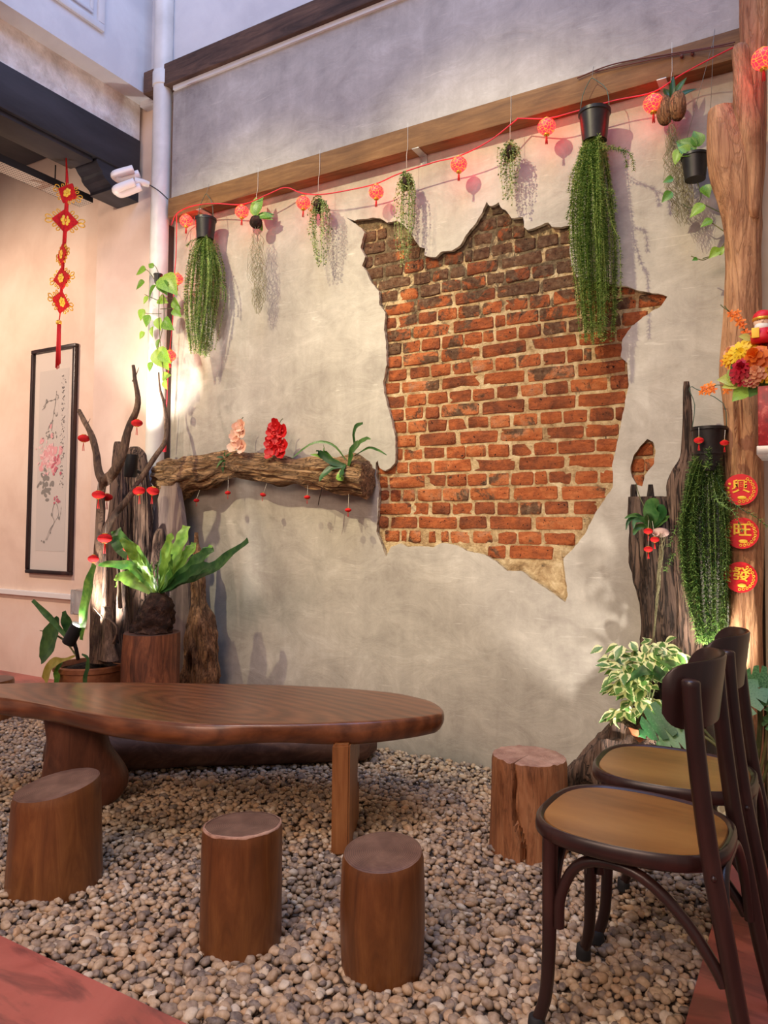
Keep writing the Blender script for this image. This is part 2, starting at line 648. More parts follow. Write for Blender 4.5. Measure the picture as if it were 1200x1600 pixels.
M['stool'] = wood('stool_wood', [(0.2, (70, 40, 20)), (0.5, (110, 66, 34)), (0.8, (142, 92, 50))], 'Z', 5, 7, 0.4, 0.12, coat=0.12)
M['stool_raw'] = wood('stool_raw_wood', [(0.3, (112, 66, 38)), (0.5, (152, 98, 62)), (0.7, (178, 124, 84))], 'Z', 5, 6, 0.6, 0.25, cracks=0.3)
M['leg'] = wood('leg_wood', [(0.3, (110, 66, 36)), (0.5, (146, 92, 52)), (0.7, (168, 112, 66))], 'Z', 4, 8, 0.45, 0.15)
M['leg_dark'] = wood('leg_dark_wood', [(0.3, (70, 40, 28)), (0.5, (98, 58, 40)), (0.7, (120, 74, 52))], 'Z', 4, 5, 0.5, 0.15)
M['bench'] = wood('bench_wood', [(0.3, (76, 52, 42)), (0.5, (110, 78, 62)), (0.7, (140, 104, 84))], 'X', 3, 5, 0.6, 0.25)


def endgrain(name, stops, rough=0.5, scale=60, cx=0.0, cy=0.0):
    m, nt, bs = new_mat(name)
    vec = tex_coord(nt, (1, 1, 0.0), (cx, cy, 0))
    w = nt.nodes.new('ShaderNodeTexWave')
    w.wave_type = 'RINGS'
    w.rings_direction = 'Z'
    w.inputs['Scale'].default_value = scale
    w.inputs['Distortion'].default_value = 3.0
    w.inputs['Detail'].default_value = 3
    nt.links.new(vec, w.inputs['Vector'])
    n = nz(nt, vec, 14, 5, 0.6)
    f = mth(nt, 'ADD', mth(nt, 'MULTIPLY', w.outputs['Fac'], 0.18), mth(nt, 'MULTIPLY', n, 0.82))
    nt.links.new(ramp(nt, f, stops), bs.inputs['Base Color'])
    bs.inputs['Roughness'].default_value = rough
    return m


M['stool_top'] = endgrain('stool_top_wood', [(0.3, (74, 50, 42)), (0.5, (102, 74, 62)), (0.7, (128, 98, 82))], 0.45)
M['stool_top_raw'] = endgrain('stool_top_raw_wood', [(0.3, (128, 90, 74)), (0.5, (170, 130, 110)), (0.7, (198, 162, 140))], 0.75)


def table_wood():
    m, nt, bs = new_mat('table_wood')
    vec = tex_coord(nt, (0.36, 1.0, 1.0))
    n1 = nz(nt, vec, 2.2, 4, 0.5, 0.4)
    w = nt.nodes.new('ShaderNodeTexWave')
    w.wave_type = 'RINGS'
    w.rings_direction = 'Z'
    w.inputs['Scale'].default_value = 7.0
    w.inputs['Distortion'].default_value = 4.0
    w.inputs['Detail'].default_value = 4
    w.inputs['Detail Scale'].default_value = 1.4
    nt.links.new(vec, w.inputs['Vector'])
    n2 = nz(nt, tex_coord(nt, (1.2, 10, 10)), 4, 6, 0.6, 0.6)
    f = mth(nt, 'ADD', mth(nt, 'MULTIPLY', w.outputs['Fac'], 0.15), mth(nt, 'ADD', mth(nt, 'MULTIPLY', n1, 0.4), mth(nt, 'MULTIPLY', n2, 0.45)))
    nt.links.new(ramp(nt, f, [(0.25, (62, 34, 22)), (0.42, (100, 58, 36)), (0.58, (128, 76, 46)), (0.78, (152, 96, 60))]), bs.inputs['Base Color'])
    bs.inputs['Roughness'].default_value = 0.32
    bs.inputs['Coat Weight'].default_value = 0.2
    bs.inputs['Coat Roughness'].default_value = 0.2
    return m


M['table'] = table_wood()
M['chair'] = mottled('chair_dark_wood', [(0.3, (30, 17, 16)), (0.6, (48, 28, 26)), (0.8, (68, 42, 37))], 8, (1, 1, 0.3), 0.32, 0.08, 0.002, 40, 0.5)
M['seat'] = mottled('seat_ply', [(0.3, (110, 70, 32)), (0.5, (142, 94, 46)), (0.7, (160, 112, 58))], 5, (0.25, 1, 1), 0.3, 0.05, 0.002, 30, 0.5)
M['rubber'] = simple('black_rubber', (28, 28, 30), 0.7)
M['black_plastic'] = mottled('black_plastic', [(0.3, (24, 23, 24)), (0.7, (44, 42, 42))], 10, rough=0.4, bumps=0.05)
M['black_metal'] = simple('black_metal', (26, 26, 28), 0.45, spec=0.5)
M['terracotta'] = mottled('terracotta', [(0.3, (128, 74, 46)), (0.55, (160, 100, 64)), (0.8, (182, 124, 84))], 10, rough=0.6, bumps=0.1)
M['soil'] = mottled('soil', [(0.3, (24, 18, 14)), (0.6, (52, 38, 28)), (0.8, (82, 62, 46))], 40, rough=0.95, bumps=1.0, bdist=0.02)
M['root'] = mottled('root_fibre', [(0.3, (34, 20, 16)), (0.6, (68, 44, 34)), (0.8, (104, 76, 58))], 30, rough=0.95, bumps=1.0, bdist=0.02, bscale=60)
M['wire'] = simple('wire', (120, 116, 108), 0.5, 0.3)
M['green_wire'] = simple('green_wire', (64, 92, 78), 0.5)
M['thread'] = simple('thread', (214, 206, 190), 0.8)
M['red_cord'] = simple('red_cord', (206, 40, 58), 0.6)
M['brown_cord'] = simple('brown_cord', (92, 50, 44), 0.7)
M['red_felt'] = mottled('red_felt', [(0.3, (178, 12, 16)), (0.7, (214, 24, 24))], 60, rough=0.85, bumps=0.2, bscale=200)
M['gold'] = simple('gold', (232, 176, 64), 0.35, 0.6)
M['gold_flat'] = simple('gold_print', (246, 200, 60), 0.5, 0.1)
M['red_print'] = simple('red_print', (214, 16, 34), 0.5)
M['red_tassel'] = simple('red_tassel', (216, 30, 32), 0.7)
M['galv'] = simple('galvanised_steel', (176, 174, 170), 0.4, 0.7)
M['white_plastic'] = simple('white_plastic', (232, 228, 222), 0.4)
M['white_tube'] = simple('lamp_tube', (246, 240, 236), 0.35)
M['lens'] = simple('lamp_lens', (255, 250, 240), 0.3, emit=(255, 246, 228), estr=14)
M['clear'] = simple('clear_plastic', (235, 235, 232), 0.08, trans=0.9)


def lantern_mat():
    m, nt, bs = new_mat('lantern_lit')
    vec = tex_coord(nt, (1, 1, 1))
    vo = nt.nodes.new('ShaderNodeTexVoronoi')
    vo.feature = 'DISTANCE_TO_EDGE'
    vo.inputs['Scale'].default_value = 62
    nt.links.new(vec, vo.inputs['Vector'])
    k = nt.nodes.new('ShaderNodeMapRange')
    k.inputs[1].default_value = 0.022
    k.inputs[2].default_value = 0.045
    nt.links.new(vo.outputs['Distance'], k.inputs[0])
    col = mixc(nt, k.outputs[0], (240, 160, 60), (190, 10, 16))
    ecol = mixc(nt, k.outputs[0], (255, 120, 30), (255, 12, 20))
    nt.links.new(col, bs.inputs['Base Color'])
    nt.links.new(ecol, bs.inputs['Emission Color'])
    nt.links.new(mth(nt, 'ADD', mth(nt, 'MULTIPLY', k.outputs[0], 9.0), 0.7), bs.inputs['Emission Strength'])
    bs.inputs['Roughness'].default_value = 0.5
    return m


M['lantern'] = lantern_mat()
M['red_floor'] = None


def red_floor():
    m, nt, bs = new_mat('red_floor')
    vec = tex_coord(nt)
    n = nz(nt, vec, 2.2, 6, 0.6, 0.6)
    base = ramp(nt, n, [(0.3, (150, 76, 66)), (0.5, (178, 96, 84)), (0.68, (194, 112, 98)), (0.85, (206, 132, 116))])
    st = nz(nt, tex_coord(nt, (1, 3.2, 1), rot=(0, 0, R(25))), 2.4, 6, 0.62, 1.0)
    k = nt.nodes.new('ShaderNodeMapRange')
    k.inputs[1].default_value = 0.5
    k.inputs[2].default_value = 0.62
    nt.links.new(st, k.inputs[0])
    col = mixc(nt, mth(nt, 'MULTIPLY', k.outputs[0], 0.65), base, (98, 58, 56))
    nt.links.new(col, bs.inputs['Base Color'])
    rr = nt.nodes.new('ShaderNodeMapRange')
    rr.inputs[3].default_value = 0.22
    rr.inputs[4].default_value = 0.5
    nt.links.new(nz(nt, vec, 5, 4), rr.inputs[0])
    nt.links.new(rr.outputs[0], bs.inputs['Roughness'])
    bump(nt, bs, nz(nt, vec, 12, 4), 0.1, 0.004)
    return m


M['red_floor'] = red_floor()


def pebble_mat():
    m, nt, bs = new_mat('pebbles')
    geo = nt.nodes.new('ShaderNodeNewGeometry')
    oi = nt.nodes.new('ShaderNodeObjectInfo')
    s = mth(nt, 'FRACT', mth(nt, 'ADD', geo.outputs['Random Per Island'], mth(nt, 'MULTIPLY', oi.outputs['Random'], 1.0)))
    base = ramp(nt, s, [(0.0, (84, 76, 76)), (0.1, (112, 100, 96)), (0.28, (156, 132, 110)), (0.5, (186, 156, 124)), (0.66, (202, 174, 140)), (0.8, (192, 148, 104)), (0.9, (214, 194, 166)), (1.0, (230, 216, 196))])
    n = nz(nt, geo.outputs['Position'], 90, 4)
    col = mixc(nt, 0.35, base, ramp(nt, n, [(0.3, (90, 74, 64)), (0.7, (210, 190, 166))]), 'MIX')
    nt.links.new(col, bs.inputs['Base Color'])
    bs.inputs['Roughness'].default_value = 0.55
    bs.inputs['Specular IOR Level'].default_value = 0.35
    return m


M['pebble'] = pebble_mat()
M['leaf_fern'] = leafmat('tassel_fern_leaf', (70, 112, 44), (190, 212, 120), 0.5, True)
M['leaf_fern2'] = leafmat('tassel_fern_dark_leaf', (44, 84, 38), (142, 174, 92), 0.5, True)
M['leaf_small'] = leafmat('string_plant_leaf', (84, 112, 48), (188, 200, 128), 0.4, True)
M['moss'] = leafmat('spanish_moss', (120, 116, 84), (168, 160, 122), 0.8)
M['leaf_pothos'] = leafmat('pothos_leaf', (78, 132, 40), (150, 190, 70))
M['leaf_nest'] = leafmat('nest_fern_leaf', (74, 128, 48), (146, 188, 80))
M['leaf_dark'] = leafmat('dark_leaf', (38, 78, 36), (84, 122, 60))
M['leaf_yellow'] = leafmat('yellowing_leaf', (160, 146, 56), (196, 178, 92))
M['leaf_mon'] = leafmat('monstera_leaf', (44, 92, 50), (104, 150, 96))
M['leaf_gold'] = leafmat('yellow_green_leaf', (150, 170, 60), (206, 214, 120))
M['stem'] = leafmat('plant_stem', (88, 96, 56), (134, 132, 84), 0.6)
M['orchid_pink'] = leafmat('orchid_pink', (236, 178, 150), (250, 216, 190), 0.5)
M['orchid_red'] = leafmat('orchid_red', (196, 14, 24), (222, 34, 36), 0.5)
M['fl_yellow'] = leafmat('petal_yellow', (236, 184, 20), (250, 216, 50), 0.5)
M['fl_red'] = leafmat('petal_crimson', (150, 12, 36), (196, 30, 56), 0.5)
M['fl_orange'] = leafmat('petal_orange', (234, 118, 24), (248, 156, 60), 0.5)
M['fl_peach'] = leafmat('petal_peach', (238, 172, 130), (250, 206, 168), 0.5)


def variegated():
    m, nt, bs = new_mat('variegated_leaf')
    tc = nt.nodes.new('ShaderNodeTexCoord')
    sx = nt.nodes.new('ShaderNodeSeparateXYZ')
    nt.links.new(tc.outputs['Object'], sx.inputs[0])
    # leaf lies along +Y with half width ~0.011 at the middle: cream rim, green heart
    wob = nz(nt, tc.outputs['Object'], 160, 3)
    ax = mth(nt, 'ABSOLUTE', sx.outputs[0])
    yy = mth(nt, 'ABSOLUTE', mth(nt, 'SUBTRACT', sx.outputs[1], 0.022))
    e = mth(nt, 'ADD', mth(nt, 'MULTIPLY', ax, 75.0), mth(nt, 'MULTIPLY', yy, 22.0))
    e = mth(nt, 'ADD', e, mth(nt, 'MULTIPLY', mth(nt, 'SUBTRACT', wob, 0.5), 0.7))
    k = nt.nodes.new('ShaderNodeMapRange')
    k.inputs[1].default_value = 0.5
    k.inputs[2].default_value = 0.62
    nt.links.new(e, k.inputs[0])
    col = mixc(nt, k.outputs[0], (86, 124, 58), (222, 222, 166))
    nt.links.new(col, bs.inputs['Base Color'])
    bs.inputs['Roughness'].default_value = 0.4
    return m


M['variegated'] = variegated()

# ------------------------------------------------------------------ the setting
XL = W(265, 520, 0.0).x
XR = W(1190, 700, 0.0).x
ZB0, ZB1 = 2.995, 3.12                       # wooden wall-plate beam
ZB1 = W(700, 179, -0.09).z
ZB0 = ZB1 - 0.125
GX0, GX1, GY0 = -4.45, -0.285, -2.07         # gravel bed

OUT = [(541, 340), (553, 344), (568, 342), (583, 340), (594, 341), (605, 348), (620, 344), (632, 352), (642, 365), (655, 386), (664, 388),
       (663, 398), (670, 401), (681, 401), (689, 393), (707, 392), (720, 382), (728, 367), (744, 348), (754, 330), (761, 315), (765, 322),
       (770, 322), (779, 316), (782, 324), (790, 328), (799, 341), (817, 339), (819, 354), (823, 360), (856, 348), (862, 354), (877, 355),
       (891, 352), (891, 365), (890, 395), (893, 415), (901, 432), (925, 440), (945, 440), (962, 447), (979, 447), (997, 454), (1014, 457),
       (1038, 461), (1043, 463), (1033, 478), (1013, 490), (987, 510), (973, 530), (970, 557), (980, 567), (982, 600), (977, 627), (972, 653),
       (963, 700), (957, 723), (958, 760), (947, 777), (933, 797), (914, 834), (897, 856), (880, 873), (882, 890), (887, 930), (883, 941),
       (872, 933), (852, 919), (829, 904), (815, 892), (792, 892), (778, 879), (756, 866), (730, 861), (713, 852), (690, 848), (676, 855),
       (656, 853), (637, 855), (625, 849), (611, 855), (603, 869), (597, 853), (588, 831), (591, 797), (592, 763), (588, 743), (587, 723),
       (590, 720), (593, 732), (602, 736), (610, 732), (617, 723), (618, 707), (617, 682), (610, 650), (600, 614), (599, 596), (604, 570),
       (603, 533), (600, 515), (602, 489), (593, 476), (592, 456), (579, 439), (572, 423), (566, 415), (571, 400), (563, 387), (569, 363),
       (566, 358), (553, 348)]
OUT2 = [(1012, 686), (1020, 690), (1024, 705), (1022, 725), (1008, 742), (1003, 760), (995, 758), (987, 745), (985, 730), (990, 712), (1000, 697)]


def jag(poly, step, amp, seed):
    pts = [W(a, b, 0.0) for a, b in poly]
    out = []
    for i, p in enumerate(pts):
        q = pts[(i + 1) % len(pts)]
        k = max(1, int((q - p).length / step))
        for j in range(k):
            c = p.lerp(q, j / k)
            n = noise.noise_vector(c * 45 + V((seed, 0, 0)))
            out.append(V((c.x + n.x * amp, 0, c.z + n.z * amp)))
    return out


def wall_with_holes():
    TH = 0.022
    outer = [V((XL, 0, -0.06)), V((XR, 0, -0.06)), V((XR, 0, ZB0 + 0.05)), V((XL, 0, ZB0 + 0.05))]
    holes = [jag(OUT, 0.012, 0.004, 3), jag(OUT2, 0.01, 0.003, 9)]
    mb = MB()
    loops = [outer] + holes
    flat = [p for l in loops for p in l]
    tris = tessellate_polygon([[V((p.x, p.z, 0)) for p in l] for l in loops])
    fr = list(flat)
    f = []
    for t in tris:
        a, b, c = (fr[i] for i in t)
        if (b - a).cross(c - a).y > 0:
            t = (t[0], t[2], t[1])
        f.append(tuple(t))
    mb.add(fr, f, 0)
    for h in holes:
        n = len(h)
        # slightly bevelled, crumbly edge
        mid = [p + V((0, 0.006, 0)) for p in h]
        cen = sum(h, V()) / n
        vv = list(h) + [p + V((0, TH, 0)) for p in h]
        mb.add(vv, [(i, (i + 1) % n, (i + 1) % n + n, i + n) for i in range(n)], 1)
    return struct('wall_back', mb, [M['plaster'], M['plaster_edge']], 'troweled beige-grey plaster wall broken open over old red brickwork')


wall = wall_with_holes()
mb = MB()
mb.box((W(530, 600).x, 0.030, W(700, 960).z), (W(1060, 600).x, 0.12, W(760, 290).z))
mesh_obj('mortar', mb, M['mortar'], wall, smooth=False)

ROWS = {
    -6: [(562, 586), (589, 603), (769, 785)],
    -5: [(569, 600), (603, 626), (629, 650), (748, 774), (777, 799)],
    -4: [(566, 580), (583, 631), (634, 655), (731, 737), (740, 768), (777, 799), (801, 819)],
    -3: [(570, 597), (602, 628), (631, 660), (664, 690), (694, 722), (726, 736), (739, 763), (767, 799), (804, 836), (839, 871), (875, 893)],
    -2: [(579, 587), (590, 640), (646, 671), (676, 699), (702, 725), (729, 777), (782, 846), (851, 893)],
    -1: [(594, 620), (624, 652), (657, 686), (690, 718), (721, 757), (760, 786), (790, 826), (831, 864), (869, 895), (899, 930), (934, 975)],
    0: [(600, 647), (651, 707), (710, 773), (776, 842), (848, 903), (906, 960), (963, 992)],
    1: [(603, 618), (621, 650), (653, 681), (684, 713), (716, 748), (753, 784), (788, 824), (827, 858), (864, 898), (902, 930), (934, 966), (970, 992)],
    2: [(603, 641), (645, 703), (707, 770), (773, 788), (791, 839), (843, 905), (909, 958), (962, 993), (997, 1040)],
    3: [(603, 625), (628, 655), (658, 686), (690, 722), (725, 752), (754, 770), (774, 806), (810, 844), (848, 884), (888, 908), (912, 944), (948, 968), (972, 1010)],
    4: [(604, 626), (629, 684), (688, 748), (753, 822), (826, 900), (904, 960), (964, 988)],
    5: [(606, 634), (639, 669), (673, 702), (706, 734), (738, 769), (773, 805), (809, 843), (848, 883), (886, 909), (912, 923), (929, 971)],
    6: [(600, 623), (626, 685), (689, 749), (754, 819), (823, 896), (902, 977)],
    7: [(602, 631), (635, 664), (668, 698), (701, 735), (738, 771), (776, 809), (813, 847), (851, 887), (891, 949), (953, 982)],
    8: [(607, 629), (632, 660), (664, 684), (688, 747), (751, 818), (825, 899), (903, 977)],
    9: [(614, 633), (637, 665), (668, 696), (699, 729), (731, 762), (765, 796), (801, 838), (843, 877), (880, 917), (921, 958), (962, 974)],
    10: [(618, 649), (653, 711), (717, 777), (781, 848), (853, 911), (914, 966)],
    11: [(619, 628), (630, 658), (661, 693), (696, 725), (727, 758), (762, 794), (799, 829), (834, 868), (872, 928), (931, 965)],
    12: [(588, 617), (620, 636), (639, 673), (676, 735), (738, 804), (809, 881), (885, 959)],
    13: [(592, 604), (607, 662), (665, 695), (698, 727), (730, 759), (763, 795), (798, 832), (835, 853), (856, 892), (898, 933), (936, 960)],
    14: [(593, 606), (610, 624), (628, 646), (651, 688), (691, 731), (733, 795), (801, 871), (877, 951)],
    15: [(591, 641), (644, 668), (674, 702), (706, 737), (741, 772), (776, 808), (811, 844), (850, 887), (895, 932)],
    16: [(590, 605), (609, 651), (654, 713), (717, 759), (764, 829), (836, 910)],
    17: [(600, 622), (626, 634), (638, 656), (669, 679), (688, 699), (703, 733), (738, 768), (773, 806), (809, 844), (849, 897)],
    18: [(761, 788), (795, 863)],
}
Z0R = W(700, 469, 0.02).z
CH = 0.0702


def brick_mesh(w, h, seed):
    """irregular old brick, front towards -y, centred"""
    r = random.Random(seed)
    hw, hh = w / 2, h / 2
    c = min(0.007, w * 0.12)
    pts = [(-hw + c, -hh), (0, -hh), (hw - c, -hh), (hw, -hh + c), (hw, hh - c), (hw - c, hh), (0, hh), (-hw + c, hh), (-hw, hh - c), (-hw, -hh + c)]
    j = lambda s: r.uniform(-s, s)
    fr = [V((x * 0.97 + j(.003), j(.003), z * 0.92 + j(.003))) for x, z in pts]
    md = [V((a.x + (0.003 if x > 0 else -0.003) + j(.0015), 0.007, a.z + (0.0035 if z > 0 else -0.0035))) for a, (x, z) in zip(fr, pts)]
    bk = [V((a.x, 0.075, a.z)) for a in md]
    mb = MB()
    n = len(pts)
    cen = V((j(.004), -0.003 + j(.002), j(.004)))
    vv = fr + md + bk + [cen]
    ff = [(i, (i + 1) % n, 3 * n) for i in range(n)]
    for k in (0, n):
        ff += [(k + (i + 1) % n, k + i, k + n + i, k + n + (i + 1) % n) for i in range(n)]
    mb.add(vv, ff)
    return mb


bi = 0
for k, row in ROWS.items():
    z = Z0R - CH * k
    for a, b in row:
        py = 469 + 22.05 * k
        ym = py + (py - 812) / 2078 * ((a + b) / 2 - 700)
        A, B = W(a, ym, 0.02), W(b, ym, 0.02)
        w = max(0.02, B.x - A.x)
        me_mb = brick_mesh(w, 0.0585, 100 + bi)
        c = V(((A.x + B.x) / 2, 0.025 + rnd.uniform(-0.002, 0.004), z + rnd.uniform(-0.002, 0.002)))
        o = mesh_obj('brick', me_mb, M['brick'], None, smooth=True, base=(0, 0, 0), angle=50)
        o.location = c
        o.rotation_euler = (rnd.uniform(-.03, .03), rnd.uniform(-.015, .015), rnd.uniform(-.03, .03))
        o.parent = wall
        bi += 1
for a, b, py in ((985, 1006, 752), (1008, 1026, 726), (984, 1006, 728), (990, 1020, 703)):
    A, B = W(a, py, 0.02), W(b, py, 0.02)
    o = mesh_obj('brick', brick_mesh(B.x - A.x, 0.055, 900 + py), M['brick'], None, base=(0, 0, 0), angle=50)
    o.location = ((A.x + B.x) / 2, 0.024, A.z)
    o.parent = wall

# upper plaster band, its white cap and the white wall above
UX0 = W(269, 250, -0.07).x
ZU = W(400, 92, -0.07).z
mb = MB().box((UX0, -0.07, ZB1 - 0.02), (XR + 0.3, 0.0, ZU))
struct('wall_back_upper', mb, M['plaster_up'], 'grey troweled plaster band above the wooden beam')
mb = MB().box((UX0 + 0.01, -0.085, ZU), (XR + 0.3, 0.02, ZU + 0.028))
struct('trim_1', mb, M['white_wall'], 'thin white cap along the top of the grey plaster band', 'trim')
mb = MB().box((UX0 - 0.35, -0.03, ZU + 0.02), (XR + 0.3, 0.1, 6.2))
struct('wall_back_top', mb, M['white_wall'], 'white painted wall above the dark upper beam')
# dark upper beam
zt, zb = W(330, 68, -0.11).z, W(330, 104, -0.11).z
mb = MB()
mb.rbox((W(224, 130, -0.11).x, -0.11, zb), (XR + 0.3, -0.02, zt), 0.006)
o = struct('trim_2', mb, M['beam_dark'], 'dark weathered timber beam across the top of the wall', 'beam')
# wall-plate beam the plants hang from
mb = MB()
x0, x1 = W(262, 330, -0.09).x, XR + 0.004
mb.rbox((x0, -0.09, ZB0), (x1, 0.0, ZB1), 0.007)
struct('trim_3', mb, M['beam'], 'rough brown timber beam the hanging plants are tied to', 'beam', smooth=True, angle=40)
# dark vertical batten where feature wall and pipe meet
mb = MB().rbox((W(256, 500, -0.03).x, -0.05, 0.3), (W(264, 500, -0.03).x, 0.0, ZB0 - 0.02), 0.004)
struct('trim_4', mb, M['strip'], 'narrow dark batten between white pipe and plaster wall', 'trim')

# pink-cream wall in the room on the left, with the pier the pipe runs down
PY = 0.15
xp0 = W(143, 700, 0.0).x
mb = MB().box((-9.5, PY, -0.05), (XL - 0.02, PY + 0.1, 4.6))
struct('wall_left', mb, M['pink_wall'], 'pinkish cream painted wall behind the framed scroll')
zl_ = W(190, 303, 0.0).z
mb = MB().rbox((xp0, 0.0, -0.05), (XL, PY + 0.05, zl_), 0.006)
mb.box((xp0, 0.035, zl_ - 0.01), (XL, PY + 0.05, 4.6))
struct('wall_left_pier', mb, M['pink_wall'], 'pale wall pier behind the white downpipe')
mb = MB()
za, zbm = W(50, 923, PY).z, W(50, 931, PY).z
mb.rbox((-9.0, PY - 0.03, zbm), (W(116, 930, PY).x, PY, za), 0.004)
struct('trim_5', mb, M['white_plastic'], 'white cable trunking low on the pink wall', 'trim')

# partition of the air well over the black beam (runs towards the viewer)
BX = -3.857
zsof = X(227, 147, -3.74).z
mb = MB()
mb.box((-3.90, -4.2, zsof), (-3.74, 0.0, 6.2))
pw = struct('wall_partition', mb, M['white_wall'], 'white upper wall of the air well with a moulded panel')
zrec0, zrec1 = 3.40, zsof
mb = MB().box((-4.1, -4.2, 3.55), (BX - 0.015, 0.0, zsof))
mesh_obj('plaster_band', mb, M['rough_white'], pw, smooth=False)
# moulded panel on the partition
def frame_on_x(x, y0, y1, z0, z1, w, d):
    mb = MB()
    mb.rbox((x, y0, z0), (x + d, y1, z0 + w), 0.006)
    mb.rbox((x, y0, z1 - w), (x + d, y1, z1), 0.006)
    mb.rbox((x, y0, z0 + w), (x + d, y0 + w, z1 - w), 0.006)
    mb.rbox((x, y1 - w, z0 + w), (x + d, y1, z1 - w), 0.006)
    return mb
pc = X(160, 52, -3.74)
mesh_obj('panel_moulding', frame_on_x(-3.741, pc.y - 1.9, pc.y, pc.z, pc.z + 1.3, 0.045, 0.022), M['white_wall'], pw, smooth=True, angle=35)
mesh_obj('panel_moulding', frame_on_x(-3.741, pc.y - 1.83, pc.y - 0.075, pc.z + 0.075, pc.z + 1.22, 0.02, 0.014), M['white_wall'], pw, smooth=True, angle=35)

ztop, zbot = X(207, 213, BX).z, X(207, 273, BX).z
mb = MB()
mb.rbox((BX - 0.26, -4.2, zbot), (BX, -0.002, ztop), 0.008)
mb.rbox((BX - 0.24, -4.2, zbot - 0.03), (BX - 0.025, -0.35, zbot), 0.006)
bb = thing('ceiling_beam', 'thick black painted beam on a scalloped corbel, upper left corner', 'beam', (BX - 0.13, -2.0, zbot))
mesh_obj('beam', mb, M['black_beam'], bb, smooth=True, angle=40)
# corbel: scalloped profile in the y-z plane
ct, cbm = X(152, 245, BX - 0.012), X(178, 298, BX - 0.012)
yt_, yb_, zb_ = ct.y, cbm.y, cbm.z
hh = zbot - zb_
prof = [(0.0, zbot), (yt_, zbot), (yt_ - 0.005, zbot - hh * .12), (yt_ + (yb_ - yt_) * .12, zbot - hh * .3), (yt_ + (yb_ - yt_) * .3, zbot - hh * .42), (yt_ + (yb_ - yt_) * .34, zbot - hh * .55),
        (yt_ + (yb_ - yt_) * .5, zbot - hh * .68), (yt_ + (yb_ - yt_) * .75, zbot - hh * .78), (yt_ + (yb_ - yt_) * .85, zbot - hh * .86), (yt_ + (yb_ - yt_) * .84, zb_), (0.0, zb_)]
mb = MB()
vv = [V((BX - 0.215, y, z)) for y, z in prof] + [V((BX - 0.012, y, z)) for y, z in prof]
n = len(prof)
ff = [tuple(range(n)), tuple(range(2 * n - 1, n - 1, -1))] + [(i, i + n, (i + 1) % n + n, (i + 1) % n) for i in range(n)]
mb.add(vv, ff)
mesh_obj('corbel', mb, M['black_beam'], bb, smooth=False)
# darker second beam and ceiling of the left room
pa, pb = W(40, 250, 0.1), W(67, 243, 0.1)
mb = MB().rbox((pa.x - 0.05, -4.2, pb.z), (pb.x, 0.14, pb.z + 0.3), 0.008)
tag(mesh_obj('ceiling_beam', mb, M['black_beam'], smooth=True, angle=40), 'second black ceiling beam farther left above the cable tray', 'beam')
mb = MB().rbox((pa.x - 1.25, -4.2, pb.z - 0.02), (pb.x - 0.95, 0.14, pb.z + 0.3), 0.008)
tag(mesh_obj('ceiling_beam', mb, M['black_beam'], smooth=True, angle=40), 'third black ceiling beam, cut off by the left picture edge', 'beam')
mb = MB().box((-9.5, -4.2, pb.z + 0.3), (-4.1, 0.2, pb.z + 0.4))
struct('ceiling', mb, M['black_beam'], 'dark ceiling of the room on the left', 'ceiling')

# cream wall right of the tree trunk
mb = MB().rbox((W(1192.5, 700, -0.09).x, -0.09, -0.05), (1.6, 0.1, 6.2), 0.004)
struct('wall_right', mb, M['cream'], 'cream wall right of the tree trunk post')

mb = MB().box((XR - 0.01, -0.02, -0.05), (W(1192.5, 700, -0.09).x + 0.01, 0.05, 3.1))  # dark strip added so the open gap beside the trunk looks shaded
struct('trim_6', mb, M['strip'], 'dark strip standing in for the shaded gap between trunk post and cream wall', 'trim')
# downpipe
pcx = W(248, 300, -0.09)
mb = MB()
mb.tube([V((pcx.x, -0.075, 0.0)), V((pcx.x, -0.075, 6.2))], 0.058, 24)
dp = thing('downpipe', 'white painted rainwater downpipe running up the corner', 'pipe', (pcx.x, -0.075, 0))
mesh_obj('pipe', mb, M['pipe'], dp, angle=40)
mb = MB()
zc = W(258, 114, -0.08).z
mb.lathe([(0.059, -0.09), (0.064, -0.085), (0.064, 0.0), (0.059, 0.006)], 24, (pcx.x, -0.075, zc))
mesh_obj('collar', mb, M['pipe'], dp, angle=40)

# red floor
mb = MB()
FZ = 0.018
mb.box((GX1, -9, -0.1), (4, 0.2, FZ))
mb.box((-10, -9, -0.1), (GX1, GY0, FZ))
mb.box((-10, GY0, -0.1), (GX0, 0.3, FZ))
mb.box((GX0, -0.0, -0.1), (XL, 0.3, FZ - 0.03))
struct('floor', mb, M['red_floor'], 'worn polished red cement floor around the gravel bed', 'floor')

# gravel bed
M['gravel_base'] = mottled('gravel_base', [(0.3, (60, 50, 44)), (0.6, (110, 94, 80)), (0.8, (140, 122, 104))], 60, rough=0.95, bumps=0.8)
mb = MB().box((GX0, GY0, -0.1), (GX1, 0.0, -0.016))
gravel = struct('gravel_bed', mb, M['gravel_base'], 'bed of small beige and grey river pebbles', 'gravel')


def ico(sub):
    bm = bmesh.new()
    bmesh.ops.create_icosphere(bm, subdivisions=sub, radius=1.0)
    bm.verts.index_update()
    v = np.array([tuple(x.co) for x in bm.verts], np.float32)
    f = np.array([[y.index for y in x.verts] for x in bm.faces], np.int32)
    bm.free()
    return v, f


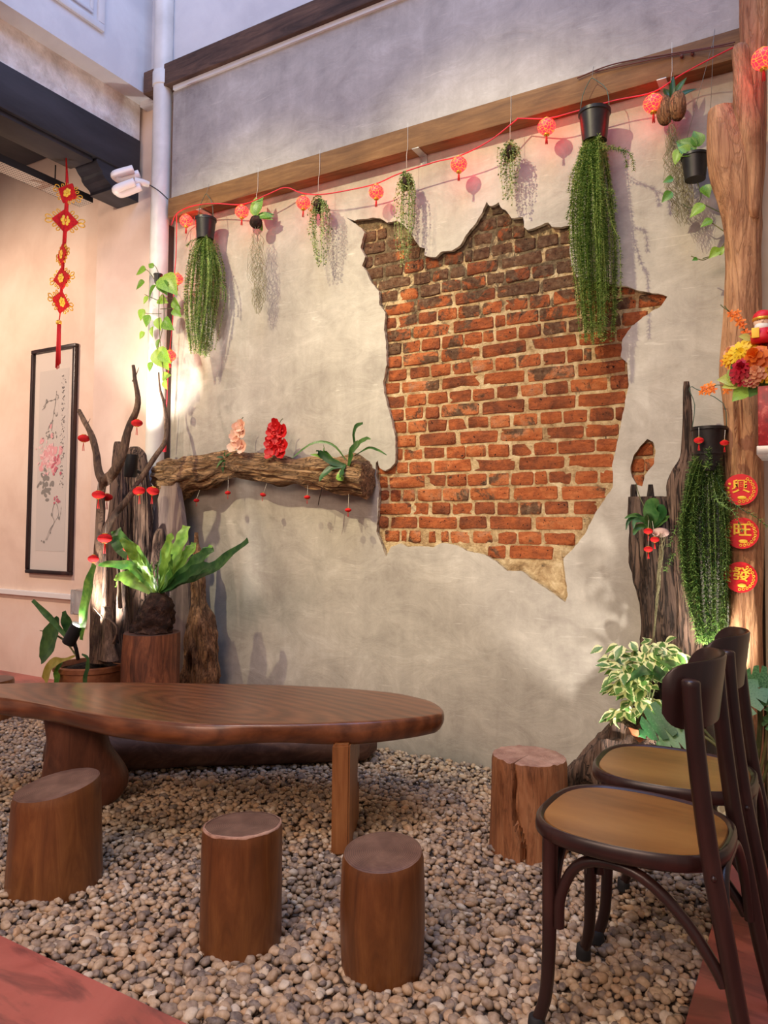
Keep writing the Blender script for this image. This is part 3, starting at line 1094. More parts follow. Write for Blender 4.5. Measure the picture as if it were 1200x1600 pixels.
def pebbles():
    rs = np.random.RandomState(5)
    cell = 0.0178
    gx = np.arange(GX0, GX1, cell)
    gy = np.arange(GY0, 0.0, cell)
    px, py = np.meshgrid(gx, gy)
    px = px.ravel() + rs.uniform(-.5, .5, px.size) * cell
    py = py.ravel() + rs.uniform(-.5, .5, py.size) * cell
    n = px.size
    sz = rs.lognormal(0, 0.22, n) * 0.0118
    keep = (px + sz < GX1 + 0.003) & (py - sz > GY0 - 0.003) & (py + sz < 0.0) & (px - sz > GX0)
    px, py, sz = px[keep], py[keep], sz[keep]
    n = px.size
    pz = rs.uniform(-0.016, 0.006, n) + 0.012 * np.clip((py + 0.35) / 0.35, 0, 1)
    # frame test: what the photograph can roughly see, plus a wide margin
    P = np.stack([px, py, pz], 1)
    RT = np.array(ROT.transposed())
    q = (P - np.array(CAM)) @ RT.T
    u = q[:, 0] / -q[:, 2]
    vis = (-q[:, 2] > 0.3) & (np.abs(u) < 1.3)
    px, py, pz, sz, q, u = px[vis], py[vis], pz[vis], sz[vis], q[vis], u[vis]
    P = P[vis]
    n = px.size
    d = -q[:, 2]
    inframe = (np.abs(u) < 0.5) & ((-q[:, 1] / d) * FPX + PYC < 1590)
    sc = np.stack([sz * rs.uniform(.95, 1.45, n), sz * rs.uniform(.75, 1.05, n), sz * rs.uniform(.5, .85, n)], 1)
    ang = rs.uniform(0, 6.283, n)
    tilt = rs.uniform(-.5, .5, (n, 2))
    order = np.argsort(np.where(inframe, d - sz * 25, 99))
    near = order[:300]
    isnear = np.zeros(n, bool)
    isnear[near] = True

    def rots(i):
        ca, sa = np.cos(ang[i]), np.sin(ang[i])
        z0 = np.zeros_like(ca); o1 = np.ones_like(ca)
        Rz = np.stack([np.stack([ca, -sa, z0], -1), np.stack([sa, ca, z0], -1), np.stack([z0, z0, o1], -1)], -2)
        cx, sx = np.cos(tilt[i, 0]), np.sin(tilt[i, 0])
        Rx = np.stack([np.stack([o1, z0, z0], -1), np.stack([z0, cx, -sx], -1), np.stack([z0, sx, cx], -1)], -2)
        return Rx @ Rz

    allv, allf, off = [], [], 0
    for sub, sel in ((2, (~isnear) & (d < 2.15)), (1, (~isnear) & (d >= 2.15))):
        bv, bf = ico(sub)
        idx = np.where(sel)[0]
        k = len(idx)
        # lumpy variants
        var = []
        for t in range(12):
            nn = np.array([noise.noise(V(x) * 1.1 + V((t * 7.3, 0, 0))) for x in bv])
            var.append(bv * (1 + 0.32 * nn)[:, None])
        var = np.array(var)
        w = var[rs.randint(0, 12, k)] * sc[idx][:, None, :]
        w = np.einsum('kij,kvj->kvi', rots(idx), w) + P[idx][:, None, :]
        m = bv.shape[0]
        allv.append(w.reshape(-1, 3))
        allf.append((bf[None] + (np.arange(k) * m)[:, None, None]).reshape(-1, 3) + off)
        off += k * m
    v = np.concatenate(allv).astype(np.float32)
    f = np.concatenate(allf).astype(np.int32)
    me = bpy.data.meshes.new('pebbles')
    me.vertices.add(len(v)); me.vertices.foreach_set('co', v.ravel())
    me.loops.add(f.size); me.loops.foreach_set('vertex_index', f.ravel())
    me.polygons.add(len(f))
    me.polygons.foreach_set('loop_start', np.arange(0, f.size, 3, dtype=np.int32))
    me.polygons.foreach_set('use_smooth', np.ones(len(f), bool))
    me.update(calc_edges=True)
    me.materials.append(M['pebble'])
    o = bpy.data.objects.new('pebbles', me)
    COL.objects.link(o)
    o.parent = gravel
    stuff(o)
    # the nearest pebbles one by one
    bv, bf = ico(2)
    vm = []
    for t in range(10):
        me = bpy.data.meshes.new('pebble')
        nn = np.array([noise.noise(V(x) * 1.1 + V((t * 7.3, 0, 0))) for x in bv])
        me.from_pydata((bv * (1 + 0.32 * nn)[:, None]).tolist(), [], bf.tolist())
        me.polygons.foreach_set('use_smooth', [True] * len(me.polygons))
        me.materials.append(M['pebble'])
        vm.append(me)
    for j, i in enumerate(near):
        o = bpy.data.objects.new('pebble', vm[j % 10])
        COL.objects.link(o)
        o.location = P[i]
        o.scale = sc[i]
        o.rotation_euler = (tilt[i, 0], tilt[i, 1], ang[i])
        o.parent = gravel


pebbles()

# ------------------------------------------------------------------ slab table
TZ = 0.45
top_px = [(692, 1113), (687, 1104), (672, 1095), (650, 1089), (620, 1083), (575, 1078), (520, 1074), (460, 1071), (400, 1069), (340, 1068), (280, 1067), (215, 1066), (150, 1066),
          (90, 1066), (30, 1067), (-30, 1069), (-80, 1072), (-110, 1076), (-118, 1081), (-100, 1086), (-60, 1087), (0, 1090), (50, 1098), (110, 1110), (145, 1116), (167, 1119), (213, 1124),
          (260, 1128), (300, 1131), (350, 1132), (400, 1132), (450, 1132), (500, 1131), (543, 1129), (590, 1127), (640, 1123), (675, 1118)]
loop = [F(a, b, TZ) for a, b in top_px]
k = len(loop)
dense = []
for i in range(k):
    p0, p1, p2, p3 = loop[i - 1], loop[i], loop[(i + 1) % k], loop[(i + 2) % k]
    for s in range(4):
        f = s / 4
        dense.append(0.5 * (2 * p1 + (p2 - p0) * f + (2 * p0 - 5 * p1 + 4 * p2 - p3) * f * f + (3 * p1 - p0 - 3 * p2 + p3) * f ** 3))
n = len(dense)
nor = []
for i in range(n):
    t = (dense[(i + 1) % n] - dense[i - 1])
    nn = V((t.y, -t.x, 0))
    nor.append(nn.normalized() if nn.length > 1e-9 else V((1, 0, 0)))
cen = sum(dense, V()) / n
if sum((dense[i] - cen).dot(nor[i]) for i in range(n)) < 0:
    nor = [-a for a in nor]
for _ in range(3):
    nor = [(nor[i - 1] + nor[i] * 2 + nor[(i + 1) % n]).normalized() for i in range(n)]
lay = [(-0.02, 0.0), (-0.004, -0.0003), (0.002, -0.003), (0.0055, -0.012), (0.010, -0.028), (0.009, -0.045), (0.0, -0.062), (-0.012, -0.074), (-0.03, -0.080)]
mb = MB()
vv = []
for li, (off, dz) in enumerate(lay):
    for i in range(n):
        p = dense[i]
        w = noise.noise(p * 3.2) * 0.024 + noise.noise(p * 8.0) * 0.005
        sdep = min(1.0, max(0.0, -dz / 0.04))
        wv = w * sdep
        vv.append(V((p.x, p.y, TZ + dz * (1 + 0.25 * noise.noise(p * 3.0 + V((5, 0, 0)))))) + nor[i] * (off + wv))
ff = []
for li in range(len(lay) - 1):
    for i in range(n):
        j = (i + 1) % n
        ff.append((li * n + i, (li + 1) * n + i, (li + 1) * n + j, li * n + j))
L = (len(lay) - 1) * n
for t in tessellate_polygon([[V((p.x, p.y, 0)) for p in vv[:n]]]):
    ff.append(tuple(t) if (vv[t[1]] - vv[t[0]]).cross(vv[t[2]] - vv[t[0]]).z > 0 else (t[0], t[2], t[1]))
for t in tessellate_polygon([[V((p.x, p.y, 0)) for p in vv[L:L + n]]]):
    t = tuple(i + L for i in t)
    ff.append(t if (vv[t[1]] - vv[t[0]]).cross(vv[t[2]] - vv[t[0]]).z < 0 else (t[0], t[2], t[1]))
mb.add(vv, ff)
gc = F(325, 1100, TZ)
table = thing('slab_table', 'low live-edge wooden slab table with polished top on the gravel', 'table', (gc.x, gc.y, 0))
mesh_obj('tabletop', mb, M['table'], table, angle=75)

# right leg: upright board with a slot
A, B, C_ = F(517, 1338), F(545, 1336), F(561, 1280)
ax = (B - A).normalized()
dp_ = (C_ - B)
ln = dp_.length
dp_ = dp_.normalized()
wd_ = (B - A).length
zt_ = TZ - 0.07
mb = MB()
out = [(0, 0), (ln, 0), (ln, zt_ * 0.35), (ln * 0.93, zt_ * 0.42), (ln * 0.84, zt_ * 0.36), (ln * 0.8, zt_ * 0.52), (ln * 0.86, zt_ * 0.66), (ln * 0.96, zt_ * 0.6), (ln, zt_ * 0.7), (ln, zt_), (0, zt_)]
m_ = len(out)
v1 = [A + dp_ * s + V((0, 0, z)) for s, z in out]
v2 = [p + ax * wd_ for p in v1]
bm = bmesh.new()
bv = [bm.verts.new(p) for p in v1 + v2]
bm.faces.new(bv[:m_]); bm.faces.new(bv[m_:][::-1])
for i in range(m_):
    j = (i + 1) % m_
    bm.faces.new((bv[i], bv[i + m_], bv[j + m_], bv[j]))
bmesh.ops.recalc_face_normals(bm, faces=bm.faces)
bmesh.ops.bevel(bm, geom=list(bm.edges), offset=0.006, segments=2, affect='EDGES')
mb.bm(bm)
mesh_obj('leg', mb, M['leg'], table, angle=40)
# left leg: sculpted, flaring foot
base = F(134, 1268)
dirh = V((base.x - CAM.x, base.y - CAM.y, 0)).normalized()
side = V((dirh.y, -dirh.x, 0))
q = mpp(base)
rows = []
for py, a, b in ((1118, 66, 158), (1140, 70, 163), (1165, 74, 166), (1185, 73, 172), (1205, 70, 186), (1225, 68, 198), (1245, 72, 199), (1262, 84, 188), (1274, 104, 172)):
    z = (1272 - py) * q
    rows.append((z, (a - 134) * q, (b - 134) * q))
rows = resample(rows, 20)
rings = [(base + dirh * 0.10 + side * ((a + b) / 2) + V((0, 0, max(z, -0.01)) if True else 0), side * ((b - a) / 2), dirh * 0.085 * (1 if i < 12 else 1.15)) for i, (z, a, b) in enumerate(rows)]
rings = rings[::-1]
mb = MB().loft(rings, 28, amp=0.04, fa=1.2, ft=3, power=2.8)
mesh_obj('leg', mb, M['leg_dark'], table, angle=60)

# ------------------------------------------------------------------ log bench and stools
A = F(42, 1212) + V((0.02, 0.1, 0.088))
B = F(582, 1198) + V((-0.04, 0.1, 0.078))
rings = []
for i in range(30):
    t = i / 29
    c = A.lerp(B, t) + V((0, 0, 0.012 * math.sin(t * 3)))
    e = 1.0
    if t < 0.06:
        e = 0.80 + 0.2 * t / 0.06
    if t > 0.93:
        e = math.sqrt(max(0.1, 1 - ((t - 0.93) / 0.075) ** 2))
    r = (0.108 - 0.022 * t) * e
    dd = (B - A).normalized()
    sd = V((dd.y, -dd.x, 0))
    rings.append((c, V((0, 0, r * 0.95)), sd * r * 1.15))
mb = MB().loft(rings, 28, amp=0.12, fa=1.2, ft=3, amp2=0.02, seed=2)
bench = mesh_obj('log_bench', mb, M['bench'], smooth=True, angle=70)
tag(bench, 'smooth brown log lying on the gravel behind the slab table', 'bench')


def stool(label, pf, rb, rt, h, tilt=(0, 0), crack=False, mats=('stool', 'stool_top'), seed=0, bulge=0.0, rim=False):
    pf = V(pf)
    d = V((pf.x - CAM.x, pf.y - CAM.y, 0)).normalized()
    c = pf + d * rb
    o = thing('log_stool', label, 'stool', (c.x, c.y, 0))
    n = 180 if crack else 64
    side = V((d.y, -d.x, 0))
    K = 18
    mb = MB()
    vv = []
    ls = []
    for i in range(K + 3):
        if i <= K:
            t = i / K
            r = rb + (rt - rb) * t + bulge * math.sin(t * math.pi)
            rr, dz = r, 0
            if i == K:
                rr = r - 0.004
        else:
            t = 1.0
            r = rt
            rr = (r - 0.012) if i == K + 1 else r * 0.55
        for j in range(n):
            a = 2 * math.pi * j / n
            ca, sa = math.cos(a), math.sin(a)
            w = 1 + 0.035 * noise.noise(V((ca * 1.3 + seed, sa * 1.3, t * 0.6))) + 0.012 * noise.noise(V((ca * 5 + seed, sa * 5, t)))
            if crack:
                wob = 0.06 * math.sin(t * 9) + (1 - t) * 0.28
                da = (a - (-2.02 + wob) + math.pi) % (2 * math.pi) - math.pi
                w -= 0.75 * math.exp(-(da / 0.022) ** 2) * (0.25 + 0.75 * t)
                da2 = (a - (-1.95 + wob) + math.pi) % (2 * math.pi) - math.pi
                if t < 0.55:
                    w -= 0.3 * math.exp(-(da2 / 0.02) ** 2) * (1 - t)
            x = side * (ca * rr * w) + d * (sa * rr * w)
            z = t * h - 0.012
            if i == K:
                z -= 0.0
            if i >= K - 1:
                pass
            if i > K:
                z += 0.003
            # top plane tilts; the tilt fades in over the height
            z += t * t * (tilt[0] * ca + tilt[1] * sa) * rr
            if crack and i >= K:
                z += 0.006 * noise.noise(V((ca * rr * 40, sa * rr * 40, 3)))
            vv.append(V((c.x, c.y, 0)) + x + V((0, 0, z)))
        ls.append(i)
    ff = []
    side_f = []
    for i in range(K):
        for j in range(n):
            j2 = (j + 1) % n
            ff.append((i * n + j, i * n + j2, (i + 1) * n + j2, (i + 1) * n + j))
    mb.add(vv[:(K + 1) * n], ff)
    mesh_obj('log', mb, M[mats[0]], o, angle=50)
    tv = vv[K * n:]
    tv.append(V((c.x, c.y, h - 0.009)))
    tf = []
    for i in range(2):
        for j in range(n):
            j2 = (j + 1) % n
            tf.append((i * n + j, i * n + j2, (i + 1) * n + j2, (i + 1) * n + j))
    for j in range(n):
        tf.append((2 * n + j, 2 * n + (j + 1) % n, len(tv) - 1))
    mesh_obj('cut_top', MB().add(tv, tf), M[mats[1]], o, angle=50)
    if rim:                       # worn, pale edge of the seat
        rv, rf = [], []
        cc = V((c.x, c.y, 0))
        for j in range(n):
            p, q_ = vv[K * n + j], vv[(K + 1) * n + j]
            w_ = 0.35 + 0.5 * abs(noise.noise(p * 30))
            a_ = p + (p - cc - V((0, 0, p.z))) * 0.012
            rv += [a_ - V((0, 0, 0.003 + 0.006 * max(0, noise.noise(p * 40)))), a_ + V((0, 0, 0.002)), p.lerp(q_, w_) + V((0, 0, 0.0016))]
        for j in range(n):
            a, b = 3 * j, 3 * ((j + 1) % n)
            rf += [(a, b, b + 1, a + 1), (a + 1, b + 1, b + 2, a + 2)]
        mesh_obj('worn_rim', MB().add(rv, rf), M['stool_top_raw'], o)
    return o


stool('brown log stool with slanting top, leftmost, in front of the table leg', F(84, 1409), 0.148, 0.132, 0.315, (0.18, 0.0), seed=1)
stool('brown log stool with scratched pale-rimmed top, middle of the front three', F(375, 1504), 0.112, 0.110, 0.325, (0.02, -0.06), seed=4, rim=True)
stool('dark brown log stool with smooth top tilted forward, nearest the table board leg', F(597, 1548), 0.106, 0.107, 0.305, (0.05, 0.10), seed=7, bulge=0.005)
stool('reddish raw log stool with a deep split, standing near the plaster wall', F(826, 1350), 0.141, 0.135, 0.335, (-0.02, -0.02), True, ('stool_raw', 'stool_top_raw'), seed=9)
stool('brown log stool at the far left behind the table end', F(-14, 1130), 0.12, 0.12, 0.24, seed=12)


# ------------------------------------------------------------------ bentwood chairs
def chair(label, cx, cy, rz, front_tilt=0.0):
    t = thing('bentwood_chair', label, 'chair', (0, 0, 0), 'bentwood chairs')
    SH = 0.462
    # seat outline, facing -x
    def outline(s, n=56):
        pts = []
        for i in range(n):
            a = 2 * math.pi * i / n
            ca, sa = math.cos(a), math.sin(a)
            p = 3.0
            q = (abs(ca) ** p + abs(sa) ** p) ** (-1 / p)
            x = ca * q * 0.218
            y = sa * q * 0.198
            y *= 1.0 - 0.10 * max(0, x / 0.218)
            pts.append((x * s - 0.012, y * s))
        return pts
    def ringset(layers, n=56):
        vv = []
        for s, z in layers:
            vv += [V((x, y, z)) for x, y in outline(s, n)]
        ff = []
        for l in range(len(layers) - 1):
            for i in range(n):
                j = (i + 1) % n
                ff.append((l * n + i, l * n + j, (l + 1) * n + j, (l + 1) * n + i))
        return vv, ff, n
    vv, ff, n = ringset([(0.80, SH - 0.034), (0.965, SH - 0.036), (0.995, SH - 0.03), (1.0, SH - 0.018), (0.992, SH - 0.004), (0.97, SH + 0.001), (0.935, SH - 0.001), (0.92, SH - 0.006), (0.80, SH - 0.008)])
    mesh_obj('seat_frame', MB().add(vv, ff), M['chair'], t, angle=60)
    vv, ff, n = ringset([(0.918, SH - 0.008), (0.905, SH - 0.003), (0.6, SH - 0.005), (0.3, SH - 0.008)])
    vv.append(V((0, 0, SH - 0.009)))
    o3 = 3 * n
    ff += [(o3 + i, o3 + (i + 1) % n, len(vv) - 1) for i in range(n)]
    mesh_obj('seat_panel', MB().add(vv, ff), M['seat'], t, angle=60)
    for s in (-1, 1):
        # front leg, flaring forward at the foot
        path = smooth_path([(-0.165, s * 0.150, SH - 0.03), (-0.166, s * 0.152, 0.32), (-0.166, s * 0.157, 0.18), (-0.172, s * 0.163, 0.08), (-0.188, s * 0.172, 0.022)], 14)
        leg = mesh_obj('leg', MB().tube(path, [0.0185, 0.0185, 0.018, 0.0175, 0.017, 0.0165, 0.016, 0.0155, 0.0155, 0.015, 0.015, 0.0145, 0.0145, 0.014], 12), M['chair'], t, angle=60)
        mesh_obj('rubber_foot', MB().lathe([(0.014, 0.0), (0.0195, 0.002), (0.0195, 0.02), (0.0175, 0.035), (0.0155, 0.036)], 14, (-0.190, s * 0.173, -0.002)), M['rubber'], leg, angle=60)
        # rear post: one bent rod from foot to back rest
        path = smooth_path([(0.268, s * 0.175, 0.02), (0.236, s * 0.172, 0.16), (0.204, s * 0.170, 0.34), (0.182, s * 0.168, 0.46), (0.164, s * 0.167, 0.60), (0.152, s * 0.166, 0.72), (0.146, s * 0.165, 0.81), (0.146, s * 0.165, 0.832)], 26)
        rr = [0.0165 + 0.003 * min(1, i / 8) for i in range(24)] + [0.017, 0.010]
        post = mesh_obj('rear_post', MB().tube(path, rr, 12), M['chair'], t, angle=60)
        mesh_obj('rubber_foot', MB().lathe([(0.014, 0.0), (0.021, 0.002), (0.021, 0.024), (0.018, 0.045), (0.016, 0.046)], 14, (0.270, s * 0.175, 0.0)), M['rubber'], post, angle=60)
        # arched side brace
        path = smooth_path([(-0.142, s * 0.158, 0.238), (-0.138, s * 0.157, 0.31), (-0.10, s * 0.155, 0.385), (-0.03, s * 0.155, 0.408), (0.05, s * 0.157, 0.392), (0.13, s * 0.16, 0.33), (0.185, s * 0.165, 0.26), (0.205, s * 0.167, 0.225)], 26)
        mesh_obj('side_brace', MB().tube(path, 0.0125, 10), M['chair'], t, angle=60)
        mesh_obj('bolt', MB().sphere(V((0.190, s * 0.19, SH - 0.02)), 0.006, 8, 6), M['chair'], t)
    path = smooth_path([(-0.16, -0.138, 0.24), (-0.16, -0.13, 0.33), (-0.158, -0.08, 0.4), (-0.158, 0, 0.412), (-0.158, 0.08, 0.4), (-0.16, 0.13, 0.33), (-0.16, 0.138, 0.24)], 22)
    mesh_obj('front_brace', MB().tube(path, 0.0115, 10), M['chair'], t, angle=60)
    path = smooth_path([(0.215, -0.155, 0.22), (0.205, -0.145, 0.33), (0.195, -0.09, 0.415), (0.195, 0, 0.43), (0.195, 0.09, 0.415), (0.205, 0.145, 0.33), (0.215, 0.155, 0.22)], 22)
    mesh_obj('back_brace', MB().tube(path, 0.0115, 10), M['chair'], t, angle=60)
    # curved back rest
    vv = []
    NU, prof = 30, [(0.0, 0.0), (-0.003, 0.005), (-0.003, 0.5), (-0.003, 0.97), (0.002, 1.0), (0.009, 1.0), (0.0125, 0.97), (0.0125, 0.5), (0.0125, 0.005), (0.006, 0.0)]
    for i in range(NU + 1):
        s = -1 + 2 * i / NU
        a = s * 1.5
        rad = 0.166
        ex = abs(s) ** 8
        zlo = 0.715 + 0.035 * ex
        zhi = 0.862 - 0.035 * ex - 0.006 * (abs(s) ** 2)
        for off, f in prof:
            lean = 0.018 * (f - 0.5)
            r2 = rad + off + lean
            vv.append(V((0.078 + (0.092 + off + lean) * math.cos(a), (0.150 + off * .5) * math.sin(a), zlo + (zhi - zlo) * f)))
    m_ = len(prof)
    ff = []
    for i in range(NU):
        for j in range(m_):
            j2 = (j + 1) % m_
            ff.append((i * m_ + j, (i + 1) * m_ + j, (i + 1) * m_ + j2, i * m_ + j2))
    ff.append(tuple(range(m_)))
    ff.append(tuple(NU * m_ + j for j in range(m_ - 1, -1, -1)))
    mesh_obj('backrest', MB().add(vv, ff), M['chair'], t, angle=50)
    t.location = (cx, cy, 0.004)
    t.rotation_euler = (0, 0, R(rz))
    return t


chair('dark bentwood chair with brown plywood seat, nearer of the two', -0.380, -1.495, -2.0)
chair('dark bentwood chair with brown plywood seat, farther one beside the plants', -0.365, -1.045, 1.0)

# ------------------------------------------------------------------ leaves
def leaf_mesh(name, mat, wid, fold=0.25, droop=0.3, nu=7, tipcurl=0.0):
    """unit leaf from origin along +Y, upper side +Z. wid: list of half widths along the leaf"""
    wid_s = [w[0] for w in resample([(w,) for w in wid], nu + 1)]
    vv, ff = [], []
    for i in range(nu + 1):
        t = i / nu
        z = -droop * t * t
        w = max(wid_s[i], 0.002)
        for s in (-1, -0.5, 0, 0.5, 1):
            vv.append(V((s * w, t, z + abs(s) * w * fold)))
    for i in range(nu):
        for j in range(4):
            a = i * 5 + j
            ff.append((a, a + 1, a + 6, a + 5))
    me = bpy.data.meshes.new(name)
    me.from_pydata([tuple(v) for v in vv], [], ff)
    me.polygons.foreach_set('use_smooth', [True] * len(ff))
    me.materials.append(mat)
    return me


HEART = [0.10, 0.34, 0.40, 0.36, 0.26, 0.13, 0.0]
LANCE = [0.02, 0.10, 0.15, 0.16, 0.13, 0.08, 0.0]
OVAL = [0.02, 0.17, 0.25, 0.27, 0.23, 0.12, 0.0]
LM = {
    'pothos': leaf_mesh('leaf', M['leaf_pothos'], HEART, 0.3, 0.25),
    'small_pothos': leaf_mesh('leaf', M['leaf_small'], HEART, 0.3, 0.25),
    'lance': leaf_mesh('leaf', M['leaf_dark'], LANCE, 0.3, 0.35),
    'lance_bright': leaf_mesh('leaf', M['leaf_nest'], LANCE, 0.3, 0.35),
    'oval': leaf_mesh('leaf', M['leaf_dark'], OVAL, 0.25, 0.2),
    'gold': leaf_mesh('leaf', M['leaf_gold'], OVAL, 0.25, 0.2),
    'green_fl': leaf_mesh('leaf', M['leaf_nest'], OVAL, 0.25, 0.1),
}


def orient(dirv, up=(0, -1, 0.3)):
    d = V(dirv).normalized()
    u = V(up)
    u = (u - d * u.dot(d))
    u = u.normalized() if u.length > 1e-5 else d.orthogonal().normalized()
    x = d.cross(u).normalized()
    return Matrix((x, d, u)).transposed()


def put_leaf(parent, me, pos, dirv, size, up=(0, -1, 0.3), name='leaf', wide=1.0):
    o = bpy.data.objects.new(name, me)
    COL.objects.link(o)
    m = orient(dirv, up).to_4x4()
    org = parent.location
    o.matrix_basis = Matrix.Translation(V(pos) - V(org)) @ m @ Matrix.Diagonal((size * wide, size, size, 1))
    o.parent = parent
    return o


def strand_path(p0, p1, out, n, sway, r):
    """from p0 bulging outwards by vector out, hanging to p1"""
    p0, p1, out = V(p0), V(p1), V(out)
    c = []
    ph = r.uniform(0, 6)
    for i in range(n):
        t = i / (n - 1)
        e = 1 - (1 - t) ** 2.2
        h = p0.lerp(p1, t)
        hx = p0.x + (p1.x - p0.x) * e
        hy = p0.y + (p1.y - p0.y) * e
        b = math.sin(min(1, t * 1.6) * math.pi / 1.6) if t < 1 else 0
        c.append(V((hx + out.x * b * (1 - t) * 2 + sway * math.sin(t * 7 + ph) * t, hy + out.y * b * (1 - t) * 2 + sway * math.cos(t * 6 + ph) * t, h.z + out.z * b * (1 - t))))
    return c


def needle_strand(mb, path, step, L, wd, r, per=4, stem=0.0012, down=0.4, mi=0):
    mb.tube(path[::2] if len(path) > 8 else path, stem, 3, mi, cap=False)
    acc = 0.0
    vv, ff = [], []
    ph = r.uniform(0, 6)
    for i in range(len(path) - 1):
        a, b = path[i], path[i + 1]
        seg = (b - a)
        ln = seg.length
        if ln < 1e-6:
            continue
        t = seg / ln
        u = t.orthogonal().normalized()
        w = t.cross(u)
        k = max(1, int(ln / step))
        for j in range(k):
            p = a + seg * ((j + r.random()) / k)
            ph += 0.9
            for q in range(per):
                an = ph + q * 2 * math.pi / per + r.uniform(-.3, .3)
                o = u * math.cos(an) + w * math.sin(an)
                d = (o + t * down).normalized() * L * r.uniform(.75, 1.15)
                s = t.cross(o).normalized() * wd * 0.5
                n0 = len(vv)
                vv += [p - s * 0.6, p + s * 0.6, p + d * 0.55 + s, p + d]
                ff += [(n0, n0 + 1, n0 + 2), (n0, n0 + 2, n0 + 3)]
    mb.add(vv, ff, mi)


def black_pot(parent, c, rt, rb, h, name='pot', hollow=True):
    mb = MB()
    mb.lathe([(rb * 0.3, -h / 2), (rb, -h / 2), (rt * 0.985, h / 2 - h * 0.12), (rt, h / 2 - h * 0.12), (rt * 1.06, h / 2 - h * 0.1), (rt * 1.06, h / 2), (rt * 0.97, h / 2), (rt * 0.93, h / 2 - 0.012), (rt * 0.2, h / 2 - 0.02)], 28, c)
    return mesh_obj(name, mb, M['black_plastic'], parent, angle=40)


def wire_hanger(parent, pts, r=0.0016, mat='wire', name='hanger'):
    return mesh_obj(name, MB().tube(pts, r, 6), M[mat], parent)


# ------------------------------------------------------------------ tassel ferns in black pots
def tassel_fern(label, pot_px, rt, rb, h, y, env, nst, hook_px, seed, step=0.0095, L=0.0150, wd=0.0062, mat='leaf_fern', extra=(), per=4, hang='wire', tie=True):
    """env: (py, pxL, pxR) silhouette of the foliage, first row at pot bottom"""
    r = random.Random(seed)
    c = W(pot_px[0], pot_px[1], y)
    o = thing('hanging_fern', label, 'plant', c - V((0, 0, h / 2)), 'tassel ferns hanging from black pots')
    black_pot(o, c, rt, rb, h)
    hp = W(hook_px[0], hook_px[1], y)
    pts = []
    for s in (-1, 1):
        pts = [c + V((s * rt * 0.98, 0, h / 2 - 0.006)), c + V((s * rt * 0.8, 0, h / 2 + (hp.z - c.z - h / 2) * 0.55)), hp + V((s * 0.012, 0, -0.01)), hp]
        wire_hanger(o, smooth_path(pts, 10), 0.0017, 'green_wire' if hang == 'green' else 'wire')
    if tie:
        wire_hanger(o, [hp, hp + V((0, 0.02, 0.05)), V((hp.x, -0.094, max(hp.z + 0.07, ZB0 + 0.05))), V((hp.x, -0.094, ZB1 + 0.01))], 0.0012)
    mb = MB()
    z0 = c.z - h / 2
    zs = [W(a[1], a[0], y).z for a in env]
    xl = [W(a[1], a[0], y).x for a in env]
    xr = [W(a[2], a[0], y).x for a in env]
    zb = zs[-1]
    xs0 = np.array(zs[::-1])

    def edge(z):
        return float(np.interp(z, xs0, xl[::-1])), float(np.interp(z, xs0, xr[::-1]))
    for i in range(nst):
        f = r.random()
        zend = zb + (z0 - zb) * (r.random() ** 2.8) * 0.7
        a, b = edge(zend)
        tx = a + (b - a) * r.uniform(0.05, 0.95)
        zm = zend + (z0 - zend) * 0.5
        a2, b2 = edge(zm)
        q = (tx - a) / max(1e-4, b - a)
        hwid = (b2 - a2) / 2
        ty = y + r.uniform(-1, 1) * min(0.075, hwid * 0.8)
        mx = a2 + (b2 - a2) * q
        k = max(10, int((z0 - zend) / 0.03))
        p0 = V((c.x + r.uniform(-.6, .6) * rb, c.y + r.uniform(-.6, .6) * rb, z0 + 0.005))
        ctrl = [p0, V((p0.x + (mx - p0.x) * 0.55, p0.y + (ty - p0.y) * 0.6, z0 - 0.035 - r.random() * 0.02)), V((mx, ty, zm)), V((tx, ty + r.uniform(-.01, .01), zend))]
        path = smooth_path(ctrl, k)
        for j in range(1, k):
            path[j] = path[j] + V((noise.noise(path[j] * 14 + V((i, 0, 0))), noise.noise(path[j] * 14 + V((0, i, 0))), 0)) * 0.006
        needle_strand(mb, path, step, L, wd, r, per)
    for e in extra:
        pts = [W(a, b, y + dy) for a, b, dy in e]
        needle_strand(mb, smooth_path([V((c.x, c.y, z0))] + pts, 26), step, L, wd, r, per)
    fo = mesh_obj('trailing_fronds', mb, M[mat], o, smooth=False)
    stuff(fo)
    return o


tassel_fern('black pot trailing a bushy green tassel fern, left end of the beam', (321, 358), 0.062, 0.049, 0.125, -0.115,
            [(374, 312, 330), (400, 303, 340), (430, 298, 345), (470, 296, 344), (500, 297, 339), (525, 304, 330), (556, 310, 322)], 84, (322, 303), 11,
            extra=[[(338, 400, 0), (346, 430, -.02), (348, 470, -.02)], [(300, 376, -.04), (292, 384, -.06)], [(342, 430, .02), (352, 455, .02), (352, 472, .02)]], hang='green')
tassel_fern('black pot with very long green tassel fern hanging over the bricks', (929, 198), 0.066, 0.052, 0.135, -0.125,
            [(222, 915, 945), (260, 900, 950), (300, 893, 955), (360, 889, 960), (420, 896, 966), (480, 903, 965), (510, 906, 962), (536, 908, 954)], 92, (925, 122), 12,
            extra=[[(945, 232, -.04), (972, 236, -.06), (980, 262, -.06)], [(950, 228, -.05), (984, 240, -.08), (990, 266, -.08)], [(905, 250, -.06), (892, 275, -.08), (888, 300, -.08)],
                   [(900, 290, -.06), (890, 325, -.07), (885, 342, -.07)], [(940, 290, -.05), (958, 300, -.06), (962, 330, -.06)], [(955, 345, -.04), (968, 380, -.04), (970, 470, -.04)]], hang='green')


